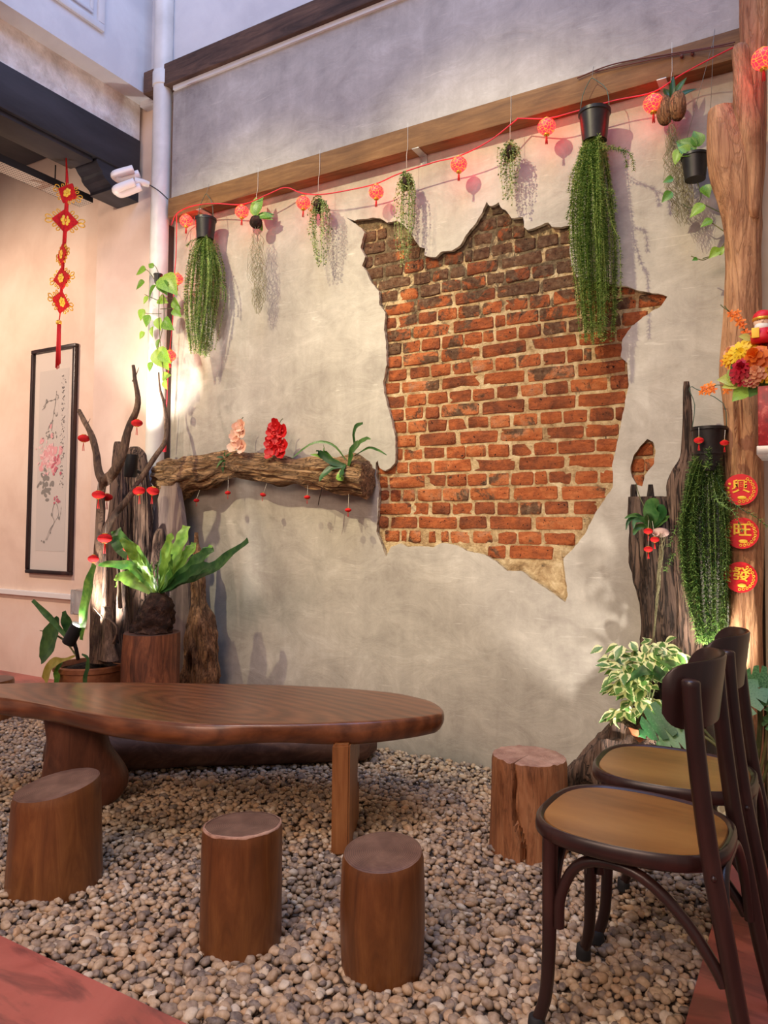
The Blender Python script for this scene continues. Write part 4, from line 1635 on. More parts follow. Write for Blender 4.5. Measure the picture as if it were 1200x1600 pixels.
# ------------------------------------------------------------------ string plants
def string_plant(label, top, env, y, seed, nst=34):
    r = random.Random(seed)
    c = W(top[0], top[1], y)
    o = thing('string_plant', label, 'plant', c, 'string plants hanging in a row from the beam')
    mb = MB().sphere(c + V((0, 0, -0.01)), (0.024, 0.024, 0.034), 14, 10)
    for i, v in enumerate(mb.v):
        mb.v[i] = v + (v - c) * 0.3 * noise.noise(v * 60)
    mesh_obj('root_ball', mb, M['root'], o)
    wire_hanger(o, [c, V((c.x, y, ZB0 - 0.03)), V((c.x, -0.094, ZB0 + 0.02)), V((c.x, -0.094, ZB1 + 0.015))], 0.001, 'thread')
    mb = MB()
    zs = [W(a[1], a[0], y).z for a in env][::-1]
    xl = [W(a[1], a[0], y).x for a in env][::-1]
    xr = [W(a[2], a[0], y).x for a in env][::-1]
    zb, zt = zs[0], zs[-1]
    for i in range(nst):
        ze = zb + (zt - zb) * r.random() ** 1.3 * 0.7
        a, b = np.interp(ze, zs, xl), np.interp(ze, zs, xr)
        tx = a + (b - a) * r.random()
        zm = (ze + zt) / 2
        a2, b2 = np.interp(zm, zs, xl), np.interp(zm, zs, xr)
        mx = a2 + (b2 - a2) * (tx - a) / max(b - a, 1e-4)
        ty = y + r.uniform(-.035, .035)
        an = r.uniform(0, 6.28)
        p0 = c + V((math.cos(an) * 0.016, math.sin(an) * 0.016, r.uniform(-.005, .03)))
        path = smooth_path([p0, V((p0.x * .4 + mx * .6, p0.y * .4 + ty * .6, p0.z - 0.02)), V((mx, ty, zm)), V((tx, ty, ze))], max(8, int((zt - ze) / 0.025)))
        mb.tube(path, 0.0007, 3, cap=False)
        for j in range(len(path) - 1):
            for q in range(4):
                p = path[j].lerp(path[j + 1], r.random())
                d = V((r.uniform(-1, 1), r.uniform(-1, 1), r.uniform(-.8, .5))).normalized()
                s = d.orthogonal().normalized() * 0.0042
                l = d * r.uniform(.007, .012)
                n0 = len(mb.v)
                mb.add([p, p + l * 0.5 + s, p + l, p + l * 0.5 - s], [(0, 1, 2, 3)])
    # leafy crown over the root ball
    for i in range(150):
        d = V((r.gauss(0, 1), r.gauss(0, 1), r.gauss(0, 1))).normalized()
        if d.y < -0.75 and d.x > 0 and d.z > -0.5 and r.random() < .7:
            continue
        p = c + V((d.x * 0.032, d.y * 0.032, d.z * 0.042 - 0.005))
        s = d.orthogonal().normalized() * 0.005
        l = (d + V((0, 0, -0.8))).normalized() * 0.012
        mb.add([p, p + l * 0.5 + s, p + l, p + l * 0.5 - s], [(0, 1, 2, 3)])
    stuff(mesh_obj('trailing_leaves', mb, M['leaf_small'], o, smooth=False))
    return o


string_plant('short string plant with tiny leaves beside the third lit lantern', (497, 318), [(302, 484, 510), (330, 482, 514), (370, 482, 512), (400, 490, 508), (420, 498, 506)], -0.105, 31)
string_plant('string plant with tiny leaves hanging over the left tip of the brickwork', (635, 281), [(264, 622, 648), (300, 618, 652), (340, 617, 650), (390, 622, 645), (425, 626, 640)], -0.105, 32)
string_plant('string plant with tiny leaves above the peak of the bare brick patch', (797, 234), [(216, 783, 811), (250, 780, 814), (280, 782, 813), (310, 786, 812), (325, 790, 808)], -0.105, 33)


# ------------------------------------------------------------------ coconut-husk bromeliads with spanish moss
def husk_plant(label, cp, size, y, moss, seed, leaves, lm, double=False, n=150):
    r = random.Random(seed)
    c = W(cp[0], cp[1], y)
    o = thing('husk_planter', label, 'plant', c, 'moss-trailing husk planters')
    mb = MB()
    hs = [c] if not double else [c + V((-0.026, 0, 0)), c + V((0.026, -0.01, 0.0))]
    for i, h in enumerate(hs):
        k = len(mb.v)
        rr = size if not double else (0.034, 0.034, 0.062)
        mb.sphere(h, rr, 20, 14)
        for a in range(k, len(mb.v)):
            v = mb.v[a]
            d = v - h
            an = math.atan2(d.y, d.x)
            mb.v[a] = h + d * (1 + 0.07 * math.sin(an * 9 + d.z * 20))
    mesh_obj('husk', mb, M['root'] if not double else M['gnarled'], o)
    wire_hanger(o, [c + V((0, 0, 0.05)), V((c.x, y, ZB0 - 0.02)), V((c.x, -0.094, ZB0 + 0.02)), V((c.x, -0.094, ZB1 + 0.02))], 0.001, 'thread')
    for (px, py, dx, dz, ln, wide) in leaves:
        p = W(px, py, y)
        put_leaf(o, LM[lm], c + V((0, 0, 0.03)), (p - c) + V((dx, r.uniform(-.03, .03), dz)), ln, (0.2, -1, 0.4), wide=wide)
    mb = MB()
    zs = [W(a[1], a[0], y).z for a in moss][::-1]
    xl = [W(a[1], a[0], y).x for a in moss][::-1]
    xr = [W(a[2], a[0], y).x for a in moss][::-1]
    zt, zb = zs[-1], zs[0]
    for i in range(n):
        z1 = zt - (zt - zb) * r.random() ** 0.9 * 0.8
        z2 = z1 - r.uniform(.06, .16)
        z2 = max(z2, zb)
        f = r.random()
        def at(z, f):
            a, b = np.interp(z, zs, xl), np.interp(z, zs, xr)
            return a + (b - a) * f
        pts = []
        m = 6
        dy = r.uniform(-.02, .02)
        for j in range(m):
            t = j / (m - 1)
            z = z1 + (z2 - z1) * t
            pts.append(V((at(z, min(1.1, max(-.1, f + r.uniform(-.22, .22)))), y + dy + r.uniform(-.012, .012), z)))
        mb.tube(smooth_path(pts, 11), 0.0008, 3, cap=False)
    stuff(mesh_obj('spanish_moss', mb, M['moss'], o, smooth=False))
    return o


husk_plant('round coconut husk with small leaves and thin grey moss trailing, left', (400, 347), (0.036, 0.036, 0.036), -0.105, [(356, 396, 406), (380, 393, 409), (420, 390, 412), (450, 392, 412), (492, 398, 410)], 41,
           [(388, 312, 0, 0, 0.11, 1.3), (398, 316, 0, 0, 0.13, 1.4), (407, 320, 0, 0, 0.12, 1.6), (418, 335, 0, 0, 0.1, 1.2), (422, 345, 0.02, 0, 0.1, 1.0), (404, 350, 0, -.04, 0.08, 1.6), (412, 340, .02, -.01, .1, 1.5)], 'lance_bright')
husk_plant('split striped husk with dark leaves and thick grey moss trailing, right', (1049, 170), (0.04, 0.04, 0.05), -0.12, [(184, 1042, 1056), (215, 1040, 1060), (250, 1038, 1066), (290, 1040, 1078), (320, 1050, 1080), (352, 1058, 1076)], 42,
           [(1038, 146, 0, .02, 0.1, .8), (1054, 136, 0, .02, 0.11, .7), (1066, 138, 0, 0, .11, .8), (1068, 152, .03, 0, .1, .9), (1042, 140, -.02, .02, .1, .8)], 'lance', True, n=190)


# ------------------------------------------------------------------ pothos plants
def pothos(label, pot, leaves, vines, y, pot_r=(0.052, 0.04), pot_h=0.1, seed=1, hook=None, lm='pothos', group='pothos plants'):
    c = W(pot[0], pot[1], y)
    o = thing('pothos', label, 'plant', c - V((0, 0, pot_h / 2)), group)
    black_pot(o, c, pot_r[0], pot_r[1], pot_h)
    r = random.Random(seed)
    for v in vines:
        pts = [W(a, b, y + dy) for a, b, dy in v]
        mesh_obj('vine', MB().tube(smooth_path(pts, max(6, len(pts) * 4)), 0.0022, 5, cap=False), M['stem'], o)
    for (px, py, tx, ty, dy) in leaves:
        p, q = W(px, py, y + dy), W(tx, ty, y + dy - 0.015)
        put_leaf(o, LM[lm], p, q - p, (q - p).length, (r.uniform(-.5, .5), -1, r.uniform(0, .5)))
    if hook:
        for dx in (-1, 1):
            wire_hanger(o, [c + V((dx * pot_r[0], 0, pot_h / 2)), W(hook[0], hook[1], y), V((W(hook[0], hook[1], y).x, -0.094, ZB1 + 0.02))], 0.0011)
    return o


pothos('small black pot with glossy pothos leaves, hung left of the trunk', (1086, 262),
       [(1086, 236, 1056, 217, 0), (1078, 236, 1060, 228, -.04), (1094, 228, 1084, 202, 0), (1088, 238, 1062, 240, -.03), (1066, 232, 1052, 255, 0), (1052, 279, 1036, 283, 0), (1050, 300, 1034, 314, 0), (1100, 290, 1108, 306, -.05),
        (1101, 320, 1077, 336, 0), (1113, 344, 1094, 352, 0), (1124, 388, 1108, 402, -.01), (1122, 398, 1132, 384, -.01), (1090, 404, 1082, 406, 0)],
       [[(1090, 285, 0), (1095, 310, 0), (1080, 325, 0), (1066, 318, 0)], [(1101, 320, 0), (1126, 332, 0), (1140, 335, 0)], [(1112, 348, 0), (1132, 362, 0), (1140, 366, 0)], [(1120, 392, 0), (1100, 406, 0), (1080, 400, 0)], [(1135, 376, 0), (1118, 396, 0), (1098, 404, .02)]],
       -0.14, seed=3, hook=(1115, 62))
pothos('bright pothos in a tiny pot trailing down beside the white pipe', (247, 436),
       [(240, 418, 231, 411, 0), (228, 422, 209, 426, 0), (226, 441, 209, 450, 0), (244, 446, 228, 466, -.03), (254, 432, 273, 455, -.04), (252, 440, 258, 458, -.05), (232, 464, 222, 474, 0), (248, 467, 259, 471, -.02), (270, 468, 278, 482, 0), (272, 482, 280, 493, 0),
        (225, 483, 217, 500, 0), (233, 492, 226, 510, 0), (247, 497, 248, 515, -.03), (256, 500, 267, 514, -.03), (239, 510, 235, 526, 0), (226, 519, 216, 529, 0), (250, 530, 242, 546, 0), (246, 545, 258, 575, -.03), (252, 548, 262, 566, -.04), (238, 566, 231, 580, 0), (254, 590, 264, 585, 0), (258, 594, 258, 608, -.02)],
       [[(249, 450, -.04), (248, 490, -.04), (250, 530, -.03), (256, 590, -.03)], [(254, 450, -.03), (256, 500, -.03), (247, 545, -.03), (246, 572, 0)], [(244, 440, 0), (232, 424, 0), (226, 421, 0)], [(248, 428, 0), (244, 418, 0), (240, 414, 0)], [(252, 490, -.02), (235, 490, 0), (225, 489, 0)], [(250, 466, 0), (268, 466, 0), (274, 474, 0)], [(250, 483, 0), (268, 482, 0)], [(248, 470, -.02), (230, 462, 0), (226, 460, 0)]],
       -0.2, (0.026, 0.02), 0.06, seed=5)

# ------------------------------------------------------------------ red lanterns and their cord
YL = -0.11
cord_px = [(268, 352, -.12), (276, 334, -.12), (300, 322, -.12), (335, 318, -.12), (380, 319, -.12), (420, 303, -.11), (446, 293, -.1), (470, 301, YL), (500, 304, YL), (545, 297, YL), (588, 287, YL), (622, 272, YL), (680, 253, YL), (717, 244, YL),
           (765, 220, -.12), (806, 188, -.1), (812, 185, -.1), (855, 185, YL), (900, 174, YL), (960, 157, YL), (1020, 144, YL), (1062, 118, YL), (1110, 92, -.16), (1150, 72, -.22)]
mb = MB()
mb.tube(smooth_path([W(a, b, y) for a, b, y in cord_px], 110), 0.0032, 6)
cord = thing('lantern_cord', 'red cord strung along the beam carrying the lit lanterns', 'cord', W(700, 250, YL))
mesh_obj('cord', mb, M['red_cord'], cord)
mb = MB().tube(smooth_path([W(276, 334, -.12), W(275, 400, -.1), W(272, 436, -.1), W(270, 500, -.1), W(264, 560, -.1), W(260, 640, -.1), W(257, 684, -.1)], 30), 0.003, 6)
mesh_obj('drop_cord', mb, M['red_cord'], cord)
p = W(257, 698, -.1)
mesh_obj('end_block', MB().rbox(p - V((.011, .008, .032)), p + V((.011, .008, .032)), .004), M['red_cord'], cord)
mb = MB().tube(smooth_path([W(902, 122, -.1), W(960, 100, -.1), W(1050, 84, -.1), W(1110, 74, -.12), W(1148, 66, -.2)], 40), 0.003, 5)
mb.tube(smooth_path([W(930, 112, -.1), W(1010, 95, -.1), W(1080, 81, -.11), W(1146, 70, -.2)], 40), 0.0025, 5)
mb.sphere(W(1065, 88, -.1), .008, 8, 6)
mb.sphere(W(1082, 84, -.1), .008, 8, 6)
tag(mesh_obj('brown_cord', mb, M['brown_cord']), 'twisted dark brown cord lying across the right end of the beam', 'cord')


def lit_lantern(px, py, y, d, label):
    c = W(px, py, y)
    t = thing('lit_lantern', label, 'lantern', c - V((0, 0, d * 0.95)), 'lit red and gold lanterns on the cord')
    rr = d / 2
    mesh_obj('body', MB().sphere(c, (rr, rr, rr * 0.92), 20, 14), M['lantern'], t)
    mesh_obj('cap', MB().lathe([(rr * 0.35, -0.004), (rr * 0.38, 0.0), (rr * 0.3, 0.004)], 14, c + V((0, 0, rr * 0.9))), M['gold'], t)
    mesh_obj('cap', MB().lathe([(rr * 0.28, -0.006), (rr * 0.36, -0.002), (rr * 0.34, 0.004)], 14, c - V((0, 0, rr * 0.9))), M['gold'], t)
    mb = MB()
    for k in range(5):
        a = k * 1.257
        mb.tube([c + V((0, 0, -rr * 0.95)), c + V((math.cos(a) * .003, math.sin(a) * .003, -rr * 1.3)), c + V((math.cos(a) * .005, math.sin(a) * .005, -rr * 2.0))], 0.0018, 5)
    mesh_obj('tassel', mb, M['red_tassel'], t)
    mesh_obj('thread', MB().tube([c + V((0, 0, rr * .9)), c + V((0, 0.005, rr * 1.35))], .001, 5), M['red_cord'], t)
    return t


for px, py, y, d, lab in [
    (291, 345, -.115, .078, 'lit red lantern at the left end of the beam, beside the black fern pot'),
    (378, 331, -.115, .078, 'lit red lantern beside the coconut husk with thin moss'),
    (474, 317, -.115, .078, 'lit red lantern touching the short string plant'),
    (588, 300, -.115, .078, 'lit red lantern just above the left tip of the brickwork'),
    (717, 257, -.115, .080, 'lit red lantern alone above the smooth plaster dip in the bricks'),
    (854, 198, -.115, .080, 'lit red lantern left of the long fern pot'),
    (1021, 162, -.125, .082, 'lit red lantern beside the split striped husk'),
    (1193, 92, -.42, .080, 'lit red lantern hanging in front of the trunk at the right edge'),
    (277, 436, -.13, .072, 'lit red lantern on the drop cord beside the pothos pot'),
    (266, 556, -.13, .072, 'lower lit red lantern on the drop cord by the pipe'),
]:
    lit_lantern(px, py, y, d, lab)


def felt_lantern(px, py, y, w, label, attach=None, group='small red felt lanterns', tilt=0.0):
    c = W(px, py, y)
    t = thing('felt_lantern', label, 'lantern', c - V((0, 0, w)), group)
    m3 = Matrix.Rotation(tilt, 3, 'Y')
    mesh_obj('body', MB().sphere(c, (w / 2, w / 2, w * .31), 18, 10, mat=m3.to_4x4()), M['red_felt'], t)
    up = m3 @ V((0, 0, 1))
    for s in (-1, 1):
        mesh_obj('cap', MB().lathe([(w * .17, -w * .02), (w * .2, 0), (w * .17, w * .03)], 12, c + up * (s * w * .31), mat=m3), M['gold'], t)
    mb = MB()
    for k in range(4):
        a = k * 1.57
        b = c - up * (w * .33)
        mb.tube([b, b + V((math.cos(a) * w * .05, math.sin(a) * w * .05, -w * .35)), b + V((math.cos(a) * w * .09, math.sin(a) * w * .09, -w * .72))], w * .022, 5)
    mesh_obj('tassel', mb, M['red_tassel'], t)
    at = W(attach[0], attach[1], attach[2]) if attach else c + up * (w * .9)
    mesh_obj('thread', MB().tube([c + up * (w * .31), at], .0009, 5), M['thread'], t)
    return t


YB = -0.57
for px, py, y, w, lab, at, ti in [
    (131, 685, -.58, .068, 'red felt lantern hung at the tip of the left branch', (129, 672, -.57), .1),
    (214, 661, -.56, .062, 'red felt lantern high on the tall middle branch', (211, 652, -.56), 0),
    (154, 773, -.62, .072, 'red felt lantern hanging below the fork of the branch', (153, 748, -.58), 0),
    (167, 777, -.50, .066, 'red felt lantern half hidden behind the branch fork', (166, 764, -.5), 0),
    (217, 767, -.46, .070, 'red felt lantern hanging under the black cylinder spotlight', (224, 748, -.4), -.25),
    (239, 767, -.42, .070, 'tilted red felt lantern beside the grey plank', (236, 755, -.4), .3),
    (164, 841, -.64, .078, 'red felt lantern hung low on the pot trunk', (166, 818, -.58), 0),
    (147, 873, -.60, .068, 'red felt lantern above the tall upright leaf in the pot', (147, 864, -.58), 0),
    (201, 857, -.60, .060, 'red felt lantern tucked among the nest fern leaves', (203, 846, -.6), .15),
    (307, 782, -.14, .034, 'tiny red felt lantern under the wall log, leftmost', (312, 766, -.11), 0),
    (356, 770, -.14, .034, 'tiny red felt lantern under the wall log below the pink orchid', (357, 744, -.11), 0),
    (411, 773, -.14, .034, 'tiny tilted red felt lantern under the wall log below the red orchid', (418, 752, -.11), .3),
    (480, 777, -.14, .034, 'tiny red felt lantern under the middle right of the wall log', (481, 758, -.11), 0),
    (544, 797, -.14, .034, 'tiny red felt lantern hanging lowest under the right end of the wall log', (545, 770, -.11), 0),
]:
    felt_lantern(px, py, y, w, lab, at, tilt=ti)

# ------------------------------------------------------------------ log shelf on the wall, orchids, staghorn fern
YS = -0.085
rows = [(251, 724, 772), (262, 722, 776), (285, 719, 780), (300, 716, 766), (330, 711, 762), (352, 707, 748), (375, 707, 746), (410, 712, 752), (440, 714, 756), (470, 718, 757), (500, 717, 763), (530, 716, 769), (555, 714, 774), (574, 722, 777)]
rings = sil_h(rows, YS, 0.85, 90)
mb = MB().loft(rings, 64, amp=0.22, fa=2, ft=8, amp2=0.24, fa2=4.5, ft2=3, seed=4)
wl = mesh_obj('wall_log', mb, M['bark'], angle=70)
tag(wl, 'gnarled bark log fixed to the plaster wall as a plant shelf', 'log')

PET = leaf_mesh('petal', M['orchid_pink'], [0.05, 0.32, 0.45, 0.46, 0.36, 0.18], 0.15, -0.25, 5)
PETR = leaf_mesh('petal', M['orchid_red'], [0.05, 0.32, 0.45, 0.46, 0.36, 0.18], 0.15, -0.25, 5)


def orchid(label, blooms, y, pet, stem_px, seed, size):
    r = random.Random(seed)
    b = W(stem_px[0][0], stem_px[0][1], y)
    o = thing('orchid', label, 'flower', b, 'orchids on the wall log')
    mesh_obj('stem', MB().tube(smooth_path([W(a, c, y + .01) for a, c in stem_px], 14), .0022, 5), M['stem'], o)
    for px, py in blooms:
        c = W(px, py, y - .025)
        for k in range(6):
            a = k * math.pi / 3 + r.uniform(-.25, .25)
            put_leaf(o, pet, c, V((math.cos(a), -0.25, math.sin(a))), size * r.uniform(.85, 1.1), (0, -1, 0.1), name='petal')
        mesh_obj('bloom_heart', MB().sphere(c - V((0, .006, 0)), size * .2, 8, 6), pet.materials[0], o)
    return o


orchid('pale pink orchid spray standing on the wall log', [(374, 668), (379, 676), (370, 681), (373, 692), (380, 698), (367, 697), (378, 664)], -0.12, PET, [(378, 716), (375, 690), (376, 660), (380, 652)], 3, .042)
orchid('bright red orchid spray standing on the wall log', [(432, 664), (443, 674), (426, 676), (436, 686), (423, 692), (444, 696), (432, 703), (424, 706), (441, 707), (435, 670)], -0.12, PETR, [(434, 722), (436, 690), (437, 662), (442, 654)], 4, .044)
o = thing('airplant', 'small dark leafed plant on the log left of the pink orchid', 'plant', W(352, 716, -.13))
for tx, ty, ln in ((340, 712, .05), (337, 726, .075), (344, 735, .085), (347, 702, .045), (358, 702, .05), (363, 697, .06)):
    p, q = W(352, 716, -.14), W(tx, ty, -.18)
    put_leaf(o, LM['lance'], p, q - p, ln, (0, -1, .5), wide=.9)


def strap(path, widths, wave=0.0, fold=0.15, waven=7, up=V((0, 0, 1)), thick=0.0):
    """leaf blade swept along a path"""
    path = [V(p) for p in path]
    n = len(path)
    wl_ = [w[0] for w in resample([(w,) for w in widths], n)]
    vv, ff = [], []
    for i, p in enumerate(path):
        t = (path[min(i + 1, n - 1)] - path[max(i - 1, 0)]).normalized()
        s = t.cross(up)
        s = s.normalized() if s.length > 1e-4 else V((1, 0, 0))
        nn = s.cross(t).normalized()
        w = max(wl_[i], .001)
        for k in (-1, -.5, 0, .5, 1):
            wv = wave * math.sin(i * waven / n * 6.283 + (0 if k > 0 else 1.7)) * abs(k)
            vv.append(p + s * (k * w) + nn * (abs(k) * w * fold + wv))
    for i in range(n - 1):
        for j in range(4):
            a = i * 5 + j
            ff.append((a, a + 1, a + 6, a + 5))
    return MB().add(vv, ff)


o = thing('staghorn_fern', 'green staghorn fern growing on the right end of the wall log', 'plant', W(540, 728, -.14))
for pts, ws, mt in [
    ([(540, 728), (520, 722), (500, 708), (494, 704)], [.008, .018, .016, .003], 'leaf_dark'),
    ([(540, 728), (520, 730), (506, 742), (499, 752)], [.008, .016, .018, .003], 'leaf_dark'),
    ([(545, 728), (550, 706), (555, 698), (560, 692)], [.008, .022, .024, .016], 'leaf_dark'),
    ([(555, 700), (553, 682), (556, 668), (567, 661)], [.008, .008, .016, .006], 'leaf_dark'),
    ([(552, 706), (562, 692), (572, 686), (579, 686)], [.01, .014, .012, .002], 'leaf_dark'),
    ([(540, 726), (535, 735), (534, 744), (530, 746)], [.006, .012, .014, .003], 'leaf_dark'),
    ([(530, 722), (510, 716), (498, 712), (485, 710)], [.006, .011, .01, .002], 'leaf_nest'),
    ([(525, 722), (508, 706), (507, 700), (505, 694)], [.004, .01, .01, .002], 'leaf_nest'),
    ([(540, 718), (520, 695), (490, 692), (456, 716)], [.003, .006, .007, .002], 'leaf_dark'),
    ([(555, 712), (575, 700), (590, 703), (604, 711)], [.003, .006, .006, .002], 'leaf_dark'),
    ([(538, 728), (528, 745), (537, 748), (533, 742)], [.006, .012, .012, .003], 'leaf_nest'),
]:
    pp = [W(a, b, -.15 - .03 * i) for i, (a, b) in enumerate(pts)]
    mesh_obj('frond', strap(smooth_path(pp, 12), ws, .002, .2, 3, up=V((0, -1, .3))), M[mt], o)
mb = MB().tube(smooth_path([W(505, 755, -.13), W(500, 775, -.14), W(497, 790, -.14)], 8), [.003] * 6 + [.002, .001], 5)
mesh_obj('root', mb, M['root'], o)

# ------------------------------------------------------------------ left corner: planter, driftwood, stump
YP = -0.57
pc0 = W(141, 1036, YP)
rp = 53 * mpp(pc0)
pot = thing('ribbed_planter', 'round ribbed terracotta planter behind the slab table', 'planter', (pc0.x, YP, 0))
prof = [(rp * .55, 0), (rp * .72, 0.0), (rp * .8, .05)]
zr = pc0.z
k = 11
for i in range(k):
    z = .06 + (zr - .10) * i / k
    rr = rp * (.80 + .17 * (i / k))
    prof += [(rr, z), (rr + .006, z + (zr - .10) / k * .5)]
prof += [(rp * .97, zr - .035), (rp * 1.02, zr - .03), (rp * 1.03, zr - .005), (rp * 1.0, zr), (rp * .93, zr), (rp * .9, zr - .03)]
mesh_obj('pot', MB().lathe(prof, 40, (pc0.x, YP, 0), cap=(True, False)), M['terracotta'], pot, angle=50)
mb = MB().lathe([(rp * .91, zr - .035), (rp * .6, zr - .02), (rp * .3, zr - .005), (.001, zr)], 24, (pc0.x, YP, 0))
for i, v in enumerate(mb.v):
    mb.v[i] = v + V((0, 0, .02 * noise.noise(v * 25)))
mesh_obj('soil', mb, M['soil'], pot)

# dead tree with branches standing in the planter
tree = thing('dead_tree', 'bare branching dead tree standing in the ribbed planter', 'tree', (pc0.x, YP, zr - .02))
mb = MB().loft(sil_v([(1034, 140, 182), (1000, 140, 172), (950, 141, 168), (900, 144, 166), (850, 147, 165), (800, 150, 164), (765, 152, 165), (746, 155, 173)], YP, .9, 30), 22, amp=.1, fa=1.5, ft=4, amp2=.1, seed=3)
mesh_obj('trunk', mb, M['branch'], tree, angle=70)


def limb(pts, y, r0, r1, name='branch', mat='branch', parent=tree, m=20, ys=None):
    pp = [W(a, b, (y if ys is None else ys[i])) for i, (a, b) in enumerate(pts)]
    pp = smooth_path(pp, m)
    rings = []
    for i, p in enumerate(pp):
        t = (pp[min(i + 1, m - 1)] - pp[max(0, i - 1)]).normalized()
        u = t.cross(V((0, 1, 0))).normalized()
        v = t.cross(u)
        r = r0 + (r1 - r0) * i / (m - 1)
        rings.append((p, u * r, v * r))
    return mesh_obj(name, MB().loft(rings, 12, amp=.2, fa=1.2, ft=14, seed=pts[0][0] * .1, dome=r1 * .5), M[mat], parent, angle=70)


limb([(160, 752), (154, 735), (150, 705), (143, 680), (133, 660), (123, 641)], YP, .025, .012)
limb([(164, 752), (180, 735), (193, 705), (200, 672), (212, 645), (216, 625), (212, 600), (208, 571)], YP, .030, .009)
limb([(163, 832), (176, 808), (200, 780), (220, 748), (245, 710), (258, 690), (260, 660), (256, 625)], YP, .020, .011, ys=[YP, -.55, -.5, -.42, -.34, -.28, -.24, -.22])
limb([(256, 627), (250, 608), (248, 582)], -.22, .010, .004, m=8)
limb([(207, 596), (213, 585), (217, 574)], YP, .004, .001, m=5, name='twig')
limb([(136, 664), (138, 660), (141, 654)], YP, .003, .001, m=5, name='twig')
for rows, yy, mt in (
    ([(1032, 158, 186), (1000, 160, 178), (965, 160, 176), (948, 158, 172)], -.68, 'branch'),
    ([(1034, 175, 200), (980, 180, 205), (930, 183, 203), (880, 186, 200)], -.56, 'driftwood'),
    ([(1030, 150, 172), (960, 158, 170), (900, 160, 169), (850, 161, 168)], -.63, 'driftwood')):
    mesh_obj('stub', MB().loft(sil_v(rows, yy, .8, 18), 18, amp=.15, fa=1.5, ft=6, amp2=.15, seed=yy * 9), M[mt], tree, angle=70)
limb([(188, 950), (186, 920), (186, 900), (183, 874)], -.62, .012, .008, m=10, name='stick')
limb([(176, 1005), (182, 990), (181, 978), (168, 966)], -.70, .006, .004, m=10, name='twig')
limb([(165, 968), (156, 960), (147, 950)], -.70, .006, .002, m=8, name='twig')

# tall split driftwood panel behind
drift = thing('driftwood_post', 'tall split grey driftwood post behind the planter', 'driftwood', (W(205, 1000, -.25).x, -.25, 0))
b0 = W(205, 1060, -.25)
mesh_obj('slab', MB().loft(sil_v([(1110, 168, 214), (1000, 168, 212), (900, 168, 211), (840, 170, 208), (780, 172, 206), (730, 175, 202), (700, 178, 196), (690, 180, 188)], -.27, .55, 60), 60, amp=.2, fa=2.2, ft=4, amp2=.34, fa2=4.5, ft2=2.5, seed=6), M['driftwood'], drift, angle=70)
mesh_obj('slab', MB().loft(sil_v([(1110, 200, 244), (1000, 202, 242), (900, 204, 240), (840, 206, 238), (780, 206, 236), (730, 204, 231), (708, 200, 226), (698, 204, 216)], -.24, .55, 60), 60, amp=.2, fa=2.2, ft=4, amp2=.34, fa2=4.5, ft2=2.5, seed=8), M['driftwood'], drift, angle=70)

# grey plank leaning on the wall
mb = MB()
out = [(252, 755), (276, 752), (284, 800), (292, 870), (298, 980), (300, 1075), (262, 1075), (236, 980), (232, 880), (240, 800)]
f0 = [W(a, b, -.175) for a, b in out]
f1 = [p + V((0, .035, 0)) for p in f0]
n = len(out)
bm = bmesh.new()
bv = [bm.verts.new(p) for p in f0 + f1]
bm.faces.new(bv[:n]); bm.faces.new(bv[n:][::-1])
for i in range(n):
    bm.faces.new((bv[i], bv[i + n], bv[(i + 1) % n + n], bv[(i + 1) % n]))
bmesh.ops.recalc_face_normals(bm, faces=bm.faces)
bmesh.ops.bevel(bm, geom=list(bm.edges), offset=.005, segments=2, affect='EDGES')
pl = thing('leaning_plank', 'grey weathered plank leaning on the wall under the log shelf', 'plank', (W(270, 1075, -.12).x, -.12, 0))
mesh_obj('board', MB().bm(bm), M['plank'], pl, angle=40)
mb = MB().loft(sil_v([(1080, 226, 262), (1000, 232, 258), (930, 236, 262), (880, 232, 264), (840, 238, 258), (826, 246, 254)], -.2, .7, 24), 20, amp=.2, fa=1.4, ft=6, amp2=.15, seed=5)
mesh_obj('root_piece', mb, M['driftwood'], pl, angle=70)

# gnarled post
mb = MB().loft(sil_v([(1095, 288, 342), (1060, 287, 341), (1020, 289, 339), (990, 292, 338), (965, 295, 334), (940, 300, 322), (910, 299, 320), (890, 300, 318), (870, 302, 318), (850, 303, 311), (832, 304, 309)], -.17, .8, 90), 60, amp=.25, fa=2, ft=8, amp2=.3, fa2=5, ft2=7, seed=11)
tag(mesh_obj('gnarled_post', mb, M['gnarled'], angle=70), 'gnarled eroded wooden post standing against the plaster wall', 'driftwood')

# stump with bird's nest fern
YT = -.55
c = W(237, 988, YT)
rs_ = 43 * mpp(c)
rings = []
for i in range(16):
    t = i / 15
    rr = rs_ * (1.06 - .08 * t)
    rings.append((V((c.x, YT, c.z * t)), V((rr, 0, 0)), V((0, rr, 0))))
mb = MB().loft(rings, 40, amp=.06, fa=1.6, ft=2, amp2=.06, fa2=4, ft2=2, seed=14, capmi=1)
tag(mesh_obj('log_stump', mb, [M['stump'], M['stool_top']], angle=50), 'upright reddish brown log stump carrying the nest fern', 'stump')
nest = thing('nest_fern', 'large bright birds-nest fern on a root ball on the stump', 'plant', (c.x, YT, c.z))
cb = W(244, 958, YT)
mb = MB().loft(sil_v([(987, 207, 268), (978, 207, 270), (962, 216, 272), (945, 224, 272), (932, 230, 264), (926, 236, 256)], YT, .8, 16), 28, amp=.25, fa=2, ft=14, amp2=.3, fa2=4, ft2=24, seed=3)
mesh_obj('root_ball', mb, M['root'], nest, angle=80)
B0 = W(246, 932, YT)
rr_ = random.Random(4)
